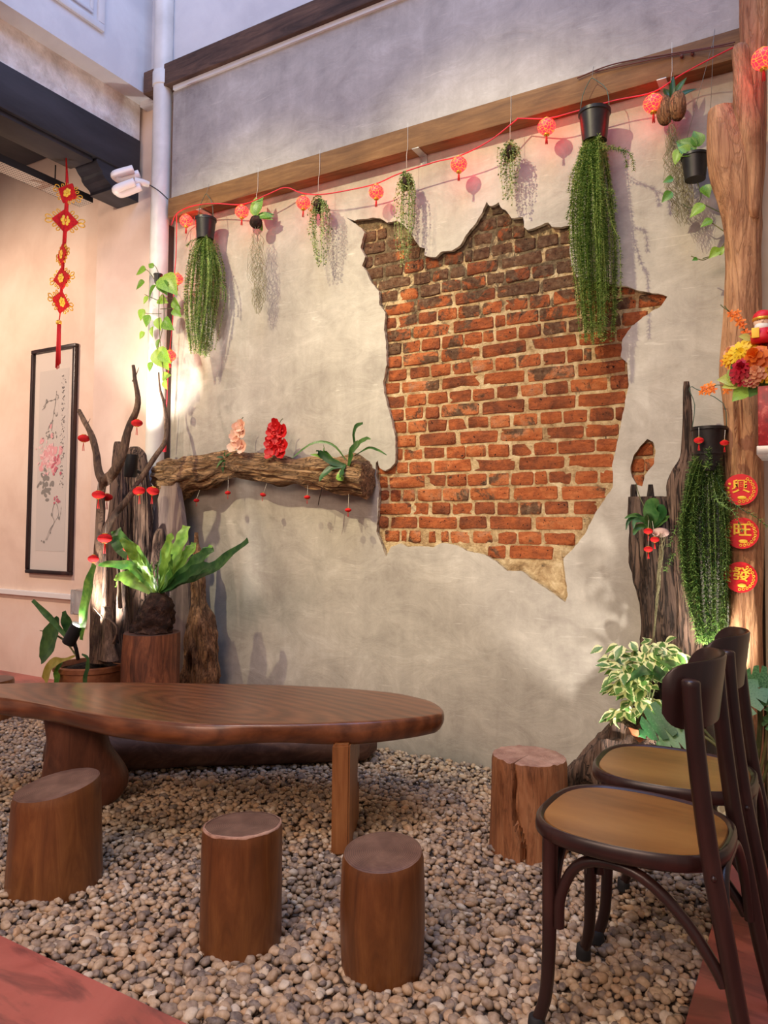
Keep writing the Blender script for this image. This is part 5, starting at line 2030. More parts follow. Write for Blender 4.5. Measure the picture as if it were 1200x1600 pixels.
for pts, w, mt, dy in [
    ([(240, 928), (214, 912), (196, 902), (178, 905)], [.012, .03, .038, .008], 'leaf_nest', -.10),
    ([(240, 926), (212, 890), (190, 883), (154, 882)], [.01, .024, .026, .010], 'leaf_nest', -.16),
    ([(242, 926), (218, 880), (205, 858), (189, 842)], [.01, .026, .03, .012], 'leaf_nest', -.12),
    ([(243, 926), (225, 888), (212, 862), (203, 848)], [.01, .028, .034, .014], 'leaf_nest', -.04),
    ([(243, 926), (222, 880), (190, 850), (182, 828)], [.01, .04, .05, .03], 'leaf_dark', .06),
    ([(245, 926), (240, 900), (238, 890), (237, 878)], [.008, .014, .014, .004], 'leaf_nest', -.10),
    ([(246, 926), (244, 905), (246, 885), (246, 880)], [.008, .016, .016, .006], 'leaf_dark', -.12),
    ([(248, 926), (258, 885), (266, 850), (271, 836)], [.01, .034, .040, .022], 'leaf_nest', -.04),
    ([(249, 926), (270, 880), (284, 846), (292, 822)], [.01, .034, .042, .024], 'leaf_nest', .08),
    ([(250, 926), (266, 900), (270, 880), (268, 870)], [.01, .03, .034, .016], 'leaf_nest', -.12),
    ([(250, 926), (288, 895), (314, 872), (334, 858)], [.01, .036, .040, .012], 'leaf_dark', -.02),
    ([(250, 927), (290, 905), (336, 886), (388, 844)], [.01, .036, .036, .014], 'leaf_dark', -.12),
    ([(250, 927), (284, 905), (310, 890), (332, 884)], [.01, .032, .034, .010], 'leaf_dark', -.18),
    ([(250, 926), (275, 890), (296, 862), (304, 848)], [.01, .03, .036, .018], 'leaf_nest', .12),
    ([(247, 926), (256, 898), (258, 870), (262, 846)], [.01, .026, .032, .014], 'leaf_nest', .10),
    ([(244, 926), (228, 892), (218, 874), (214, 866)], [.01, .022, .024, .010], 'leaf_nest', -.16),
    ([(242, 927), (206, 914), (190, 910), (180, 916)], [.01, .02, .022, .006], 'leaf_nest', .05),
    ([(250, 927), (280, 902), (318, 868), (330, 852)], [.01, .03, .034, .012], 'leaf_nest', .10),
]:
    pp = [W(a, b, YT + dy * i / 3) for i, (a, b) in enumerate(pts)]
    mesh_obj('frond', strap(smooth_path(pp, 22), w, .006, .25, 4, up=V((0.1, -1, .55))), M[mt], nest)

# leaves of the plant in the ribbed planter
pp0 = thing('planter_leaves', 'broad leaves and a yellowing leaf spilling from the ribbed planter', 'plant', W(120, 1030, -.72))
for pts, w, mt, y0 in [
    ([(118, 1022), (100, 1000), (80, 990), (62, 985)], [.006, .006, .004, .002], 'stem', -.72),
    ([(92, 965), (84, 990), (76, 1010), (64, 1032)], [.02, .075, .08, .03], 'leaf_dark', -.74),
    ([(118, 1012), (100, 990), (75, 962), (51, 938)], [.004, .012, .018, .010], 'leaf_dark', -.76),
    ([(120, 1010), (112, 990), (104, 970), (100, 955)], [.006, .03, .034, .012], 'leaf_dark', -.68),
    ([(128, 1000), (132, 960), (140, 915), (148, 882)], [.012, .036, .040, .02], 'leaf_nest', -.78),
    ([(118, 1025), (98, 1032), (82, 1038), (70, 1064)], [.006, .012, .034, .036], 'leaf_yellow', -.80),
    ([(128, 1022), (138, 1030), (136, 1050), (132, 1070)], [.004, .010, .018, .016], 'leaf_dark', -.82),
    ([(100, 1030), (90, 1046), (90, 1062), (88, 1075)], [.01, .02, .024, .01], 'leaf_nest', -.78),
]:
    pp = [W(a, b, y0) for a, b in pts]
    mesh_obj('leaf', strap(smooth_path(pp, 14), w, .003, .2, 3, up=V((0, -1, .4))), M[mt], pp0)


# ------------------------------------------------------------------ spotlights
def spotlight(label, p0, p1, r, energy, size, tgt, mount, blend=.6, color=(1, .93, .84)):
    p0, p1 = V(p0), V(p1)
    t = thing('spotlight', label, 'lamp', mount)
    d = (p1 - p0).normalized()
    m3 = d.to_track_quat('Z', 'Y').to_matrix()
    L_ = (p1 - p0).length
    mesh_obj('housing', MB().lathe([(r * .5, 0), (r * .92, 0.002), (r, .008), (r, L_), (r * .93, L_), (r * .9, L_ - .012), (r * .88, L_ - .016)], 28, p0, mat=m3, cap=(True, False)), M['black_metal'], t, angle=40)
    mesh_obj('lens', MB().lathe([(r * .88, L_ - .012), (r * .5, L_ - .010), (.0005, L_ - .009)], 24, p0, mat=m3, cap=(True, True)), M['lens'], t)
    mid = p0.lerp(p1, .35)
    mesh_obj('bracket', MB().tube([mid, mid.lerp(V(mount), .5) + V((.01, 0, 0)), V(mount)], .010, 8), M['black_metal'], t)
    lo = lamp('SPOT', 'spotlight_beam', p1 + d * .01, p1 + (V(tgt) - p1 if tgt is not None else d), energy, color, spot_size=R(size), spot_blend=blend, shadow_soft_size=r * .7)
    return t


s1 = W(106, 1006, -.80), W(122, 976, -.78)
spotlight('black cylinder spotlight in the planter shining up at the nest fern', s1[0], s1[1], .034, 40, 95, W(330, 760, 0), W(122, 1030, -.74))
s2 = W(203, 746, -.42), W(206, 710, -.42)
spotlight('black cylinder spotlight strapped to the tall driftwood', s2[0], s2[1], .036, 42, 80, W(236, 500, -.10), W(222, 740, -.33))
s3 = W(1095, 1128, -.45), W(1097, 1098, -.44)
spotlight('black uplight hidden behind the chairs at the foot of the trunk', s3[0], s3[1], .034, 19, 120, W(1125, 800, -.3), W(1095, 1150, -.42), .8)
s4 = W(988, 1290, -.72), W(984, 1264, -.70)
spotlight('small black uplight by the bark log washing the plaster', s4[0], s4[1], .026, 26, 70, W(935, 900, 0), W(992, 1345, -.74) * 1, .5)
p = W(130, 930, PY - .05)
sb = thing('socket_box', 'clear plastic weatherproof socket box on the white trunking', 'socket', p)
mesh_obj('cover', MB().rbox(W(109, 960, PY - .09) , W(146, 921, PY), .008), M['clear'], sb, angle=40)
mesh_obj('plate', MB().rbox(W(113, 956, PY - .02), W(140, 925, PY), .004), M['white_plastic'], sb, angle=40)

# ------------------------------------------------------------------ framed scroll painting
fx0, fx1 = W(50, 720, PY).x, W(119, 720, PY).x
fz0, fz1 = W(80, 897, PY).z, W(90, 543, PY).z
fr = thing('framed_scroll', 'tall dark-framed ink painting of pink peonies with calligraphy', 'picture', ((fx0 + fx1) / 2, PY - .02, fz0))
fw = .028
for lo, hi in (((fx0, fz0), (fx1, fz0 + fw)), ((fx0, fz1 - fw), (fx1, fz1)), ((fx0, fz0 + fw), (fx0 + fw, fz1 - fw)), ((fx1 - fw, fz0 + fw), (fx1, fz1 - fw))):
    mesh_obj('frame_rail', MB().rbox((lo[0], PY - .035, lo[1]), (hi[0], PY, hi[1]), .006), M['frame'] if 'frame' in M else M['chair'], fr, angle=40)
M['mat_paper'] = simple('mount_paper', (226, 214, 200), .8)
M['paper'] = simple('scroll_paper', (214, 204, 192), .8)
M['ink'] = simple('ink', (70, 64, 60), .8)
M['ink_grey'] = simple('ink_wash', (140, 134, 124), .8)
M['pink1'] = simple('paint_pink', (236, 170, 170), .8)
M['pink2'] = simple('paint_rose', (206, 104, 118), .8)
M['pink3'] = simple('paint_blush', (244, 204, 200), .8)
yp = PY - .012
mesh_obj('mount', MB().box((fx0 + fw * .8, yp, fz0 + fw * .8), (fx1 - fw * .8, PY - .002, fz1 - fw * .8)), M['mat_paper'], fr, smooth=False)
H_, W_ = fz1 - fz0, fx1 - fx0
px0, px1, pz0, pz1 = fx0 + W_ * .17, fx1 - W_ * .17, fz0 + H_ * .10, fz1 - H_ * .10
yq = yp - .0012
paper = mesh_obj('painting', MB().box((px0, yq, pz0), (px1, yp - .0002, pz1)), M['paper'], fr, smooth=False)


def uv(u, v):
    return V((px0 + (px1 - px0) * u, 0, pz0 + (pz1 - pz0) * v))


def dabs(items, mat, lift, name):
    mb = MB()
    for (u, v, a, b, ang) in items:
        c = uv(u, v)
        vv = [c + V((math.cos(t) * a * math.cos(ang) - math.sin(t) * b * math.sin(ang), yq - lift, math.cos(t) * a * math.sin(ang) + math.sin(t) * b * math.cos(ang))) for t in [k * math.pi / 5 for k in range(10)]]
        n0 = len(mb.v)
        mb.add(vv, [tuple(range(9, -1, -1))])
    for i, v in enumerate(mb.v):
        mb.v[i] = v + V((0, -.00002 * (i // 10), 0))
    return mesh_obj(name, mb, mat, paper, smooth=False)


r = random.Random(8)
stuff(dabs([(r.gauss(.42, .17), r.gauss(.52, .045), r.uniform(.018, .032), r.uniform(.014, .024), r.uniform(0, 3)) for _ in range(50)], M['pink1'], .0006, 'peony_wash'))
stuff(dabs([(r.gauss(.38, .15), r.gauss(.525, .04), r.uniform(.008, .018), r.uniform(.004, .009), r.uniform(0, 3)) for _ in range(60)], M['pink3'], .0022, 'peony_petals'))
stuff(dabs([(r.gauss(.66, .07), r.gauss(.49, .035), r.uniform(.010, .018), r.uniform(.007, .012), r.uniform(0, 3)) for _ in range(14)] + [(r.gauss(.68, .06), r.gauss(.275, .012), .009, .006, r.uniform(0, 3)) for _ in range(12)], M['pink2'], .0034, 'peony_shade'))
stuff(dabs([(r.gauss(.30, .10), r.gauss(.38, .035), r.uniform(.014, .028), r.uniform(.010, .018), r.uniform(0, 3)) for _ in range(26)] + [(r.gauss(.4, .12), r.gauss(.635, .015), .012, .005, r.uniform(0, 3)) for _ in range(14)]
           + [(.55, .2, .010, .014, 0), (.80, .18, .010, .012, 0), (.52, .1, .006, .009, 0), (.3, .05, .012, .01, 0), (.22, .055, .006, .006, 0)], M['ink_grey'], .0012, 'leaf_wash'))


def brush(pts, w, mat, lift):
    pp = smooth_path([uv(a, b) for a, b in pts], 16)
    mb = MB()
    vv = []
    for i, p in enumerate(pp):
        t = (pp[min(i + 1, 15)] - pp[max(0, i - 1)]).normalized()
        s = V((-t.z, 0, t.x)) * w * 1.9 * (.6 + .4 * math.sin(i * 1.3))
        vv += [p + s + V((0, yq - lift, 0)), p - s + V((0, yq - lift, 0))]
    mb.add(vv, [(2 * i, 2 * i + 1, 2 * i + 3, 2 * i + 2) for i in range(15)])
    return mesh_obj('brush_stroke', mb, mat, paper, smooth=False)


for pts, w in (([(.46, .66), (.52, .76), (.56, .80), (.60, .88)], .0022), ([(.58, .835), (.45, .83), (.30, .825), (.16, .80)], .003), ([(.30, .825), (.26, .84), (.22, .80), (.12, .785)], .003), ([(.60, .86), (.66, .85), (.64, .83)], .003),
               ([(.54, .76), (.62, .74), (.64, .76)], .003), ([(.5, .72), (.42, .70), (.34, .67)], .004), ([(.70, .26), (.78, .20), (.62, .15), (.40, .06)], .0018), ([(.62, .26), (.56, .2), (.64, .16), (.5, .12), (.36, .06)], .0015), ([(.86, .24), (.84, .2), (.8, .18)], .0012)):
    brush(pts, w, M['ink_grey'], .0016)
# column of calligraphy: small illegible brush marks
r = random.Random(21)
for k in range(28):
    v0 = .955 - k * .0215 - (.02 if k > 21 else 0)
    mb = MB()
    for s in range(r.randint(3, 5)):
        a = uv(.84 + r.uniform(-.06, .06), v0 + r.uniform(-.007, .007))
        b = a + V((r.uniform(-.014, .014), 0, r.uniform(-.014, .014)))
        t = (b - a)
        t = t.normalized() if t.length > 1e-5 else V((1, 0, 0))
        w = V((-t.z, 0, t.x)) * r.uniform(.0014, .0026)
        y_ = V((0, yq - .0012 - s * .00015, 0))
        mb.add([a + w + y_, a - w + y_, b - w + y_, b + w + y_], [(0, 1, 2, 3)])
    stuff(mesh_obj('calligraphy_mark', mb, M['ink'], paper, smooth=False))
gm, gnt, gbs = new_mat('picture_glass')
gt = gnt.nodes.new('ShaderNodeBsdfTransparent')
gg = gnt.nodes.new('ShaderNodeBsdfGlossy')
gg.inputs['Roughness'].default_value = .03
gx = gnt.nodes.new('ShaderNodeMixShader')
gx.inputs[0].default_value = .06
gnt.links.new(gt.outputs[0], gx.inputs[1]); gnt.links.new(gg.outputs[0], gx.inputs[2])
gnt.links.new(gx.outputs[0], gnt.nodes['Material Output'].inputs[0])
mesh_obj('pane', MB().box((fx0 + fw * .8, PY - .024, fz0 + fw * .8), (fx1 - fw * .8, PY - .022, fz1 - fw * .8)), gm, fr, smooth=False)

# ------------------------------------------------------------------ cable tray, lamp tubes, red knot
e0, e1 = W(145, 317, -.17), X(0, 250, W(145, 317, -.17).x)
mt_, nt_, bs_ = new_mat('perforated_tray')
vec_ = tex_coord(nt_, (1, 1, 1))
bt = nt_.nodes.new('ShaderNodeTexVoronoi')
bt.inputs['Scale'].default_value = 55
bt.inputs['Randomness'].default_value = 0.0
nt_.links.new(vec_, bt.inputs['Vector'])
kk = nt_.nodes.new('ShaderNodeMapRange')
kk.inputs[1].default_value = .24
kk.inputs[2].default_value = .3
nt_.links.new(bt.outputs['Distance'], kk.inputs[0])
nt_.links.new(mixc(nt_, kk.outputs[0], (20, 18, 18), (186, 176, 164)), bs_.inputs['Base Color'])
bs_.inputs['Roughness'].default_value = .5
tray = thing('cable_tray', 'perforated metal cable tray hung under the black beam', 'tray', (e0.x, -1.5, e0.z))
mesh_obj('bottom_plate', MB().box((e0.x - .13, -4.2, e0.z), (e0.x, -.17, e0.z + .003)), mt_, tray, smooth=False)
mesh_obj('side_flange', MB().box((e0.x - .002, -4.2, e0.z), (e0.x + .002, -.17, e0.z + .045)), M['black_metal'], tray, smooth=False)
mesh_obj('side_flange', MB().box((e0.x - .132, -4.2, e0.z), (e0.x - .128, -.17, e0.z + .045)), M['black_metal'], tray, smooth=False)
for px in (86, 103):
    q_ = X(px, 285, e0.x - .06)
    mesh_obj('hanger_rod', MB().tube([V((q_.x, q_.y, e0.z)), V((q_.x, q_.y, zbot - .01))], .004, 8), M['black_metal'], tray)

lampT = thing('tube_lamp', 'unlit white folded tube lamp on the pipe beside the corbel', 'lamp', W(212, 290, -.16))
for (a, b) in (((182, 277), (213, 268)), ((184, 300), (215, 288))):
    p, q = W(a[0], a[1], -.28), W(b[0], b[1], -.20)
    d = (q - p)
    sd = V((0, .04, -.008))
    path = smooth_path([q - sd * .6, p + d * .12 - sd * .6, p, p + d * .12 + sd * .6, q + sd * .6], 26)
    mesh_obj('tube', MB().tube(path, .025, 12), M['white_tube'], lampT)
mesh_obj('lamp_base', MB().tube([W(211, 284, -.2), W(222, 285, -.17), W(232, 288, -.13)], [.026, .022, .018], 14), M['white_plastic'], lampT, angle=40)
mesh_obj('cable', MB().tube(smooth_path([W(232, 288, -.13), W(248, 298, -.14), W(262, 311, -.12)], 10), .0035, 6), M['black_metal'], lampT)

YK = -.46
kn = thing('knot_hanging', 'long red and gold knotted charm with tassel hanging under the black corner beam', 'decoration', W(97, 420, YK))
kn['group'] = 'wall decorations'


def knot(px, py, s, yaw, tilt=0.0):
    c = W(px, py, YK)
    m3 = Matrix.Rotation(yaw, 3, 'Z') @ Matrix.Rotation(tilt, 3, 'Y')
    h = s
    mb = MB()
    vv = [V((-h, 0, 0)), V((0, 0, -h)), V((h, 0, 0)), V((0, 0, h))]
    fr_ = [m3 @ (v + V((0, -.007, 0))) + c for v in vv]
    bk_ = [m3 @ (v + V((0, .007, 0))) + c for v in vv]
    mb.add(fr_ + bk_, [(0, 1, 2, 3), (7, 6, 5, 4), (0, 4, 5, 1), (1, 5, 6, 2), (2, 6, 7, 3), (3, 7, 4, 0)])
    body = mesh_obj('knot', mb, M['red_felt'], kn, smooth=False)
    for side, sgn in ((-1, -1), (1, 1)):
        for k in range(3):
            for zz in (-1, 1):
                a = V((side * h * (.95 - .28 * k), 0, zz * h * (.05 + .28 * k)))
                nn = V((side, 0, zz * (.35 if k == 0 else 1))).normalized()
                tt = V((-nn.z, 0, nn.x))
                ln = h * (.55 if k == 0 else .34)
                pts = [m3 @ (a + nn * (ln * (1 - math.cos(q)) / 2) + tt * (ln * .32 * math.sin(q))) + c for q in [i * 6.283 / 10 for i in range(11)]]
                mesh_obj('loop', MB().tube(pts, h * .05, 5, cap=False), M['gold'], body)
    mb = MB()
    for k in range(6):
        a = k * math.pi / 3
        cc = m3 @ V((math.cos(a) * h * .22, -.010, math.sin(a) * h * .28)) + c
        mb.sphere(cc, (h * .15, .004, h * .18), 8, 6, mat=m3.to_4x4())
    mb.sphere(m3 @ V((0, -.012, 0)) + c, (h * .12, .005, h * .12), 8, 6)
    mesh_obj('gold_charm', mb, M['gold_flat'], body)


knot(106, 302, .066, .45, .45)
knot(102, 345, .076, .95, .0)
knot(98, 398, .066, -.25, .0)
knot(97, 435, .066, .15, -.1)
knot(95, 472, .070, 1.75, .05)
pp = [V((W(103, 264, YK).x, YK, zbot - .03)), W(105, 285, YK), W(104, 320, YK), W(101, 370, YK), W(98, 416, YK), W(96, 453, YK), W(94, 490, YK), W(92, 504, YK)]
mesh_obj('cord', MB().tube(pp, [.004, .009, .012, .012, .010, .009, .004, .003], 8), M['red_felt'], kn)
a_, b_ = W(92, 504, YK), W(90, 572, YK)
mesh_obj('tassel_cap', MB().lathe([(.012, -.012), (.017, -.008), (.017, .008), (.010, .014)], 14, a_), M['gold'], kn)
mb = MB()
r = random.Random(2)
for k in range(26):
    an = r.uniform(0, 6.28); q = r.uniform(0, .014)
    o0 = V((math.cos(an) * q, math.sin(an) * q, 0))
    mb.tube([a_ + o0 - V((0, 0, .01)), a_.lerp(b_, .5) + o0 * 1.1, b_ + o0 * 1.4 + V((0, 0, r.uniform(-.02, .03)))], .0028, 5)
stuff(mesh_obj('tassel', mb, M['red_tassel'], kn))

# ------------------------------------------------------------------ metal straps under the beam
for px, py, lab in ((650, 238, 'grey steel strap under the beam near the middle'), (1034, 128, 'perforated steel strap under the right end of the beam'), (312, 322, 'pale steel strap under the left end of the beam')):
    c = W(px, py, -.09)
    mb = MB().rbox((c.x - .02, -.1, ZB0 - .006), (c.x + .02, -.002, ZB0 - .001), .002)
    mb.rbox((c.x - .02, -.006, ZB0 - .05), (c.x + .02, -.001, ZB0 - .002), .002)
    tag(mesh_obj('steel_strap', mb, M['galv'], angle=40), lab, 'bracket', 'steel straps under the beam')

# ------------------------------------------------------------------ trunk post on the right
YR = -.24
post = thing('trunk_post', 'tall natural tree trunk post with sawn stubs at the right', 'trunk', (W(1165, 1280, YR).x, YR, 0))
mb = MB().loft(sil_v([(1296, 1148, 1200), (1240, 1146, 1196), (1100, 1142, 1192), (1000, 1140, 1191), (900, 1137, 1192), (800, 1138, 1193), (700, 1133, 1192), (620, 1130, 1190), (580, 1126, 1190), (500, 1132, 1190), (420, 1135, 1188), (370, 1134, 1189), (320, 1140, 1191), (250, 1150, 1196), (180, 1155, 1196), (100, 1158, 1196), (40, 1158, 1198), (-40, 1158, 1200), (-140, 1160, 1200)], YR, .95, 110), 64, amp=.12, fa=2, ft=3, amp2=.12, fa2=5, ft2=2, seed=17)
mesh_obj('trunk', mb, M['trunk'], post, angle=70)
mb = MB().loft(sil_v([(420, 1140, 1178), (370, 1133, 1180), (320, 1124, 1182), (280, 1111, 1180), (240, 1105, 1176), (200, 1105, 1166), (176, 1106, 1152), (170, 1107, 1150)], YR - .02, .8, 40), 36, amp=.07, fa=1.8, ft=3, amp2=.06, fa2=4, ft2=4, seed=23)
mesh_obj('sawn_stub', mb, M['trunk'], post, angle=60)
mb = MB().loft(sil_v([(340, 1168, 1186), (260, 1158, 1190), (200, 1150, 1190), (160, 1146, 1180), (110, 1146, 1172), (80, 1145, 1170), (70, 1148, 1164)], YR - .04, .8, 26), 28, amp=.1, fa=1.8, ft=5, amp2=.08, seed=29, dome=.01)
mesh_obj('sawn_stub', mb, M['trunk'], post, angle=60)
tag(mesh_obj('driftwood_strip', MB().loft(sil_v([(770, 1116, 1134), (720, 1124, 1140), (690, 1128, 1143), (670, 1131, 1142)], -.16, .6, 16), 14, amp=.15, fa=1.5, ft=6, seed=1), M['gnarled'], angle=70), 'reddish bark strip between black pot and trunk post', 'driftwood')

# ------------------------------------------------------------------ round red paper-cut discs
def disc(px, py, rpx, char, label, rot=0.0):
    yd = -.325
    c = W(px, py, yd)
    rr = rpx * mpp(c)
    t = thing('round_sticker', label, 'decoration', c, 'round red fortune stickers on the trunk')
    out_m = Matrix.Rotation(R(-90), 3, 'X') if False else None
    def fl(u, v, l):
        return c + V((u * rr, -l, v * rr))
    n = 40
    ring = [fl(math.cos(a), math.sin(a), 0) for a in [2 * math.pi * i / n for i in range(n)]]
    bk = [p + V((0, .003, 0)) for p in ring]
    mb = MB().add(ring + bk, [tuple(range(n - 1, -1, -1)), tuple(range(n, 2 * n))] + [(i, (i + 1) % n, (i + 1) % n + n, i + n) for i in range(n)])
    mesh_obj('disc', mb, M['red_print'], t, smooth=False)
    tc = bpy.data.curves.new('character', 'FONT')
    tc.body = char
    tc.size = rr * 1.12
    tc.align_x = 'CENTER'
    tc.align_y = 'CENTER'
    tc.extrude = .0006
    tc.offset = rr * .018
    tmp = bpy.data.objects.new('character_curve', tc)
    COL.objects.link(tmp)
    dg = bpy.context.evaluated_depsgraph_get()
    me = bpy.data.meshes.new_from_object(tmp.evaluated_get(dg))
    bpy.data.objects.remove(tmp, do_unlink=True)
    # centre the glyph
    if len(me.vertices):
        xs = [v.co.x for v in me.vertices]; ys = [v.co.y for v in me.vertices]
        cx, cy = (min(xs) + max(xs)) / 2, (min(ys) + max(ys)) / 2
        for v in me.vertices:
            v.co.x -= cx; v.co.y -= cy
    me.materials.clear()
    me.materials.append(M['gold_flat'])
    ch = bpy.data.objects.new('character', me)
    COL.objects.link(ch)
    ch.parent = t
    ch.location = (rr * .04, -.0016, rr * .22)
    ch.rotation_euler = (R(90), R(rot), 0)
    ch.scale = (1.0, .82, 1)
    # gold coins and a fish-like scroll round the rim
    r = random.Random(ord(char))
    for k in range(10):
        a = R(-95 + k * 17)
        q = .78
        mb = MB()
        m_ = 10
        ro = rr * .075
        pts = [fl(q * math.cos(a), q * math.sin(a), .0012) + V((math.cos(b) * ro, 0, math.sin(b) * ro)) for b in [2 * math.pi * i / m_ for i in range(m_ + 1)]]
        mb.tube(pts, rr * .022, 4, cap=False)
        mesh_obj('coin_ring', mb, M['gold_flat'], t)
    for k in range(3):
        a = R(150 + k * 22)
        mesh_obj('flower_print', MB().lathe([(.0001, 0), (rr * .10, 0), (rr * .07, .001)], 8, fl(.72 * math.cos(a), .72 * math.sin(a), .0006), mat=Matrix.Rotation(R(90), 3, 'X')), M['gold_flat'], t)
    mesh_obj('ingot_print', MB().lathe([(.0001, 0), (rr * .2, 0), (rr * .17, .0012)], 14, fl(.08, -.52, .0006), mat=Matrix.Diagonal((1.4, 1, .62)).to_3x3() @ Matrix.Rotation(R(90), 3, 'X')), M['gold_flat'], t)
    return t


disc(1157, 765, 24.5, '興', 'round red and gold sticker, top of three on the trunk post', 0)
disc(1159, 833, 24.5, '旺', 'round red and gold sticker, middle of three on the trunk post', 0)
disc(1157, 902, 24, '發', 'round red and gold sticker, bottom of three on the trunk post', 8)

# ------------------------------------------------------------------ dark driftwood, stump planter, hanging pot at the right
mb = MB().loft(sil_v([(1260, 985, 1088), (1150, 992, 1086), (1060, 999, 1082), (1035, 996, 1078), (1010, 1003, 1072), (960, 1004, 1066), (900, 992, 1064), (850, 986, 1058), (815, 985, 1050), (790, 985, 1046), (776, 985, 1040)], -.13, .45, 70), 64, amp=.14, fa=2.2, ft=5, amp2=.32, fa2=5, ft2=3, seed=31)
dk = thing('dark_stump_panel', 'dark weathered hollow stump panel leaning on the wall', 'driftwood', (W(1035, 1100, -.13).x, -.13, 0))
mesh_obj('panel', mb, M['driftdark'], dk, angle=70)
mesh_obj('prong', MB().loft(sil_v([(800, 984, 1000), (780, 985, 997), (765, 985, 995), (757, 986, 994)], -.13, .8, 12), 14, amp=.12, fa=1.5, ft=8, amp2=.1, seed=2), M['driftdark'], dk, angle=70)
mesh_obj('prong', MB().loft(sil_v([(800, 1006, 1026), (780, 1010, 1023), (765, 1012, 1021), (757, 1013, 1020)], -.11, .8, 12), 14, amp=.12, fa=1.5, ft=8, amp2=.1, seed=3), M['driftdark'], dk, angle=70)
mb = MB().loft(sil_v([(1260, 1052, 1104), (1100, 1058, 1100), (980, 1062, 1096), (900, 1056, 1092), (850, 1052, 1088), (800, 1048, 1088), (760, 1046, 1088), (735, 1052, 1086), (715, 1063, 1084), (690, 1066, 1083), (650, 1067, 1081), (610, 1068, 1078), (596, 1069, 1076)], -.17, .6, 80), 56, amp=.16, fa=2, ft=6, amp2=.34, fa2=4.5, ft2=3, seed=37)
tag(mesh_obj('driftwood_spire', mb, M['driftwood'], angle=70), 'tall tapering driftwood spire holding the right black fern pot', 'driftwood')
c = W(1108, 690, -.32)
fr3 = tassel_fern('black double pot spilling a thick shaggy tassel fern beside the trunk', (1108, 690), 0.062, 0.052, 0.108, -0.30,
                  [(720, 1100, 1112), (745, 1085, 1125), (790, 1062, 1146), (840, 1055, 1148), (900, 1062, 1142), (950, 1070, 1140), (985, 1080, 1138), (1002, 1090, 1130)], 90, (1082, 604), 13,
                  step=.009, L=.021, wd=.0046, tie=False, mat='leaf_fern2', per=5, hang='green',
                  extra=[[(1125, 760, -.06), (1150, 790, -.10), (1178, 806, -.12), (1198, 822, -.12)], [(1085, 770, -.06), (1062, 810, -.08), (1045, 855, -.08)], [(1062, 850, -.05), (1050, 870, -.06), (1040, 892, -.06)],
                         [(1120, 780, -.08), (1146, 800, -.12), (1160, 830, -.12)], [(1105, 728, -.06), (1108, 714, -.07), (1106, 702, -.07)]])
c2 = W(1108, 722, -.30)
black_pot(fr3, c2, .052, .045, .07, 'inner_pot')
fr3['group'] = 'tassel ferns hanging from black pots'
felt_lantern(1092, 688, -.38, .036, 'small red felt lantern in front of the black double pot', (1092, 668, -.37))
felt_lantern(1132, 692, -.38, .032, 'small red felt lantern at the right rim of the black double pot', (1133, 672, -.36))
felt_lantern(1013, 830, -.24, .038, 'top lantern of three red ones hanging at the dark stump', (1014, 800, -.2))
felt_lantern(1023, 843, -.24, .036, 'middle lantern of three red ones hanging at the dark stump', (1018, 806, -.2))
felt_lantern(1013, 858, -.25, .036, 'lowest lantern of three red ones hanging at the dark stump', (1014, 838, -.24))
o = thing('stump_orchid', 'dark leafed orchid growing in the hollow dark stump', 'plant', W(1020, 830, -.2))
for pts, w in [([(1020, 825), (1018, 805), (1022, 790), (1030, 784)], [.008, .03, .034, .010]), ([(1018, 825), (1028, 806), (1034, 794), (1034, 788)], [.008, .028, .030, .008]), ([(1016, 822), (1000, 808), (984, 812), (978, 828)], [.005, .010, .009, .002]),
               ([(1018, 822), (1004, 812), (992, 815), (990, 826)], [.005, .012, .010, .002]), ([(1022, 825), (1034, 815), (1042, 810), (1046, 806)], [.005, .012, .010, .002]), ([(1012, 818), (998, 806), (986, 806), (976, 810)], [.004, .008, .008, .002]),
               ([(1014, 822), (1002, 822), (994, 828), (990, 836)], [.005, .012, .012, .003])]:
    pp = [W(a, b, -.20 - .02 * i) for i, (a, b) in enumerate(pts)]
    mesh_obj('leaf', strap(smooth_path(pp, 12), w, .002, .25, 3, up=V((0, -1, .3))), M['leaf_dark'], o)
mesh_obj('stem', MB().tube(smooth_path([W(1018, 825, -.22), W(1010, 800, -.22), W(998, 772, -.2), W(994, 756, -.18)], 12), .002, 5), M['stem'], o)
mb = MB()
r = random.Random(5)
for i in range(60):
    z0_ = r.uniform(832, 985)
    pts = []
    for j in range(5):
        py = z0_ + j * 12
        cx = 1036 - (py - 832) * .09
        pts.append(W(cx + r.uniform(-5, 5) * max(.3, 1 - (py - 832) / 190), py, -.23 + r.uniform(-.01, .01)))
    mb.tube(smooth_path(pts, 9), .0011, 3, cap=False)
stuff(mesh_obj('aerial_roots', mb, M['moss'], o, smooth=False))
shell = MB().sphere(W(1032, 832, -.2), (.035, .025, .02), 14, 8)
mesh_obj('shell_pot', shell, simple('pale_shell', (206, 170, 160), .5), o)

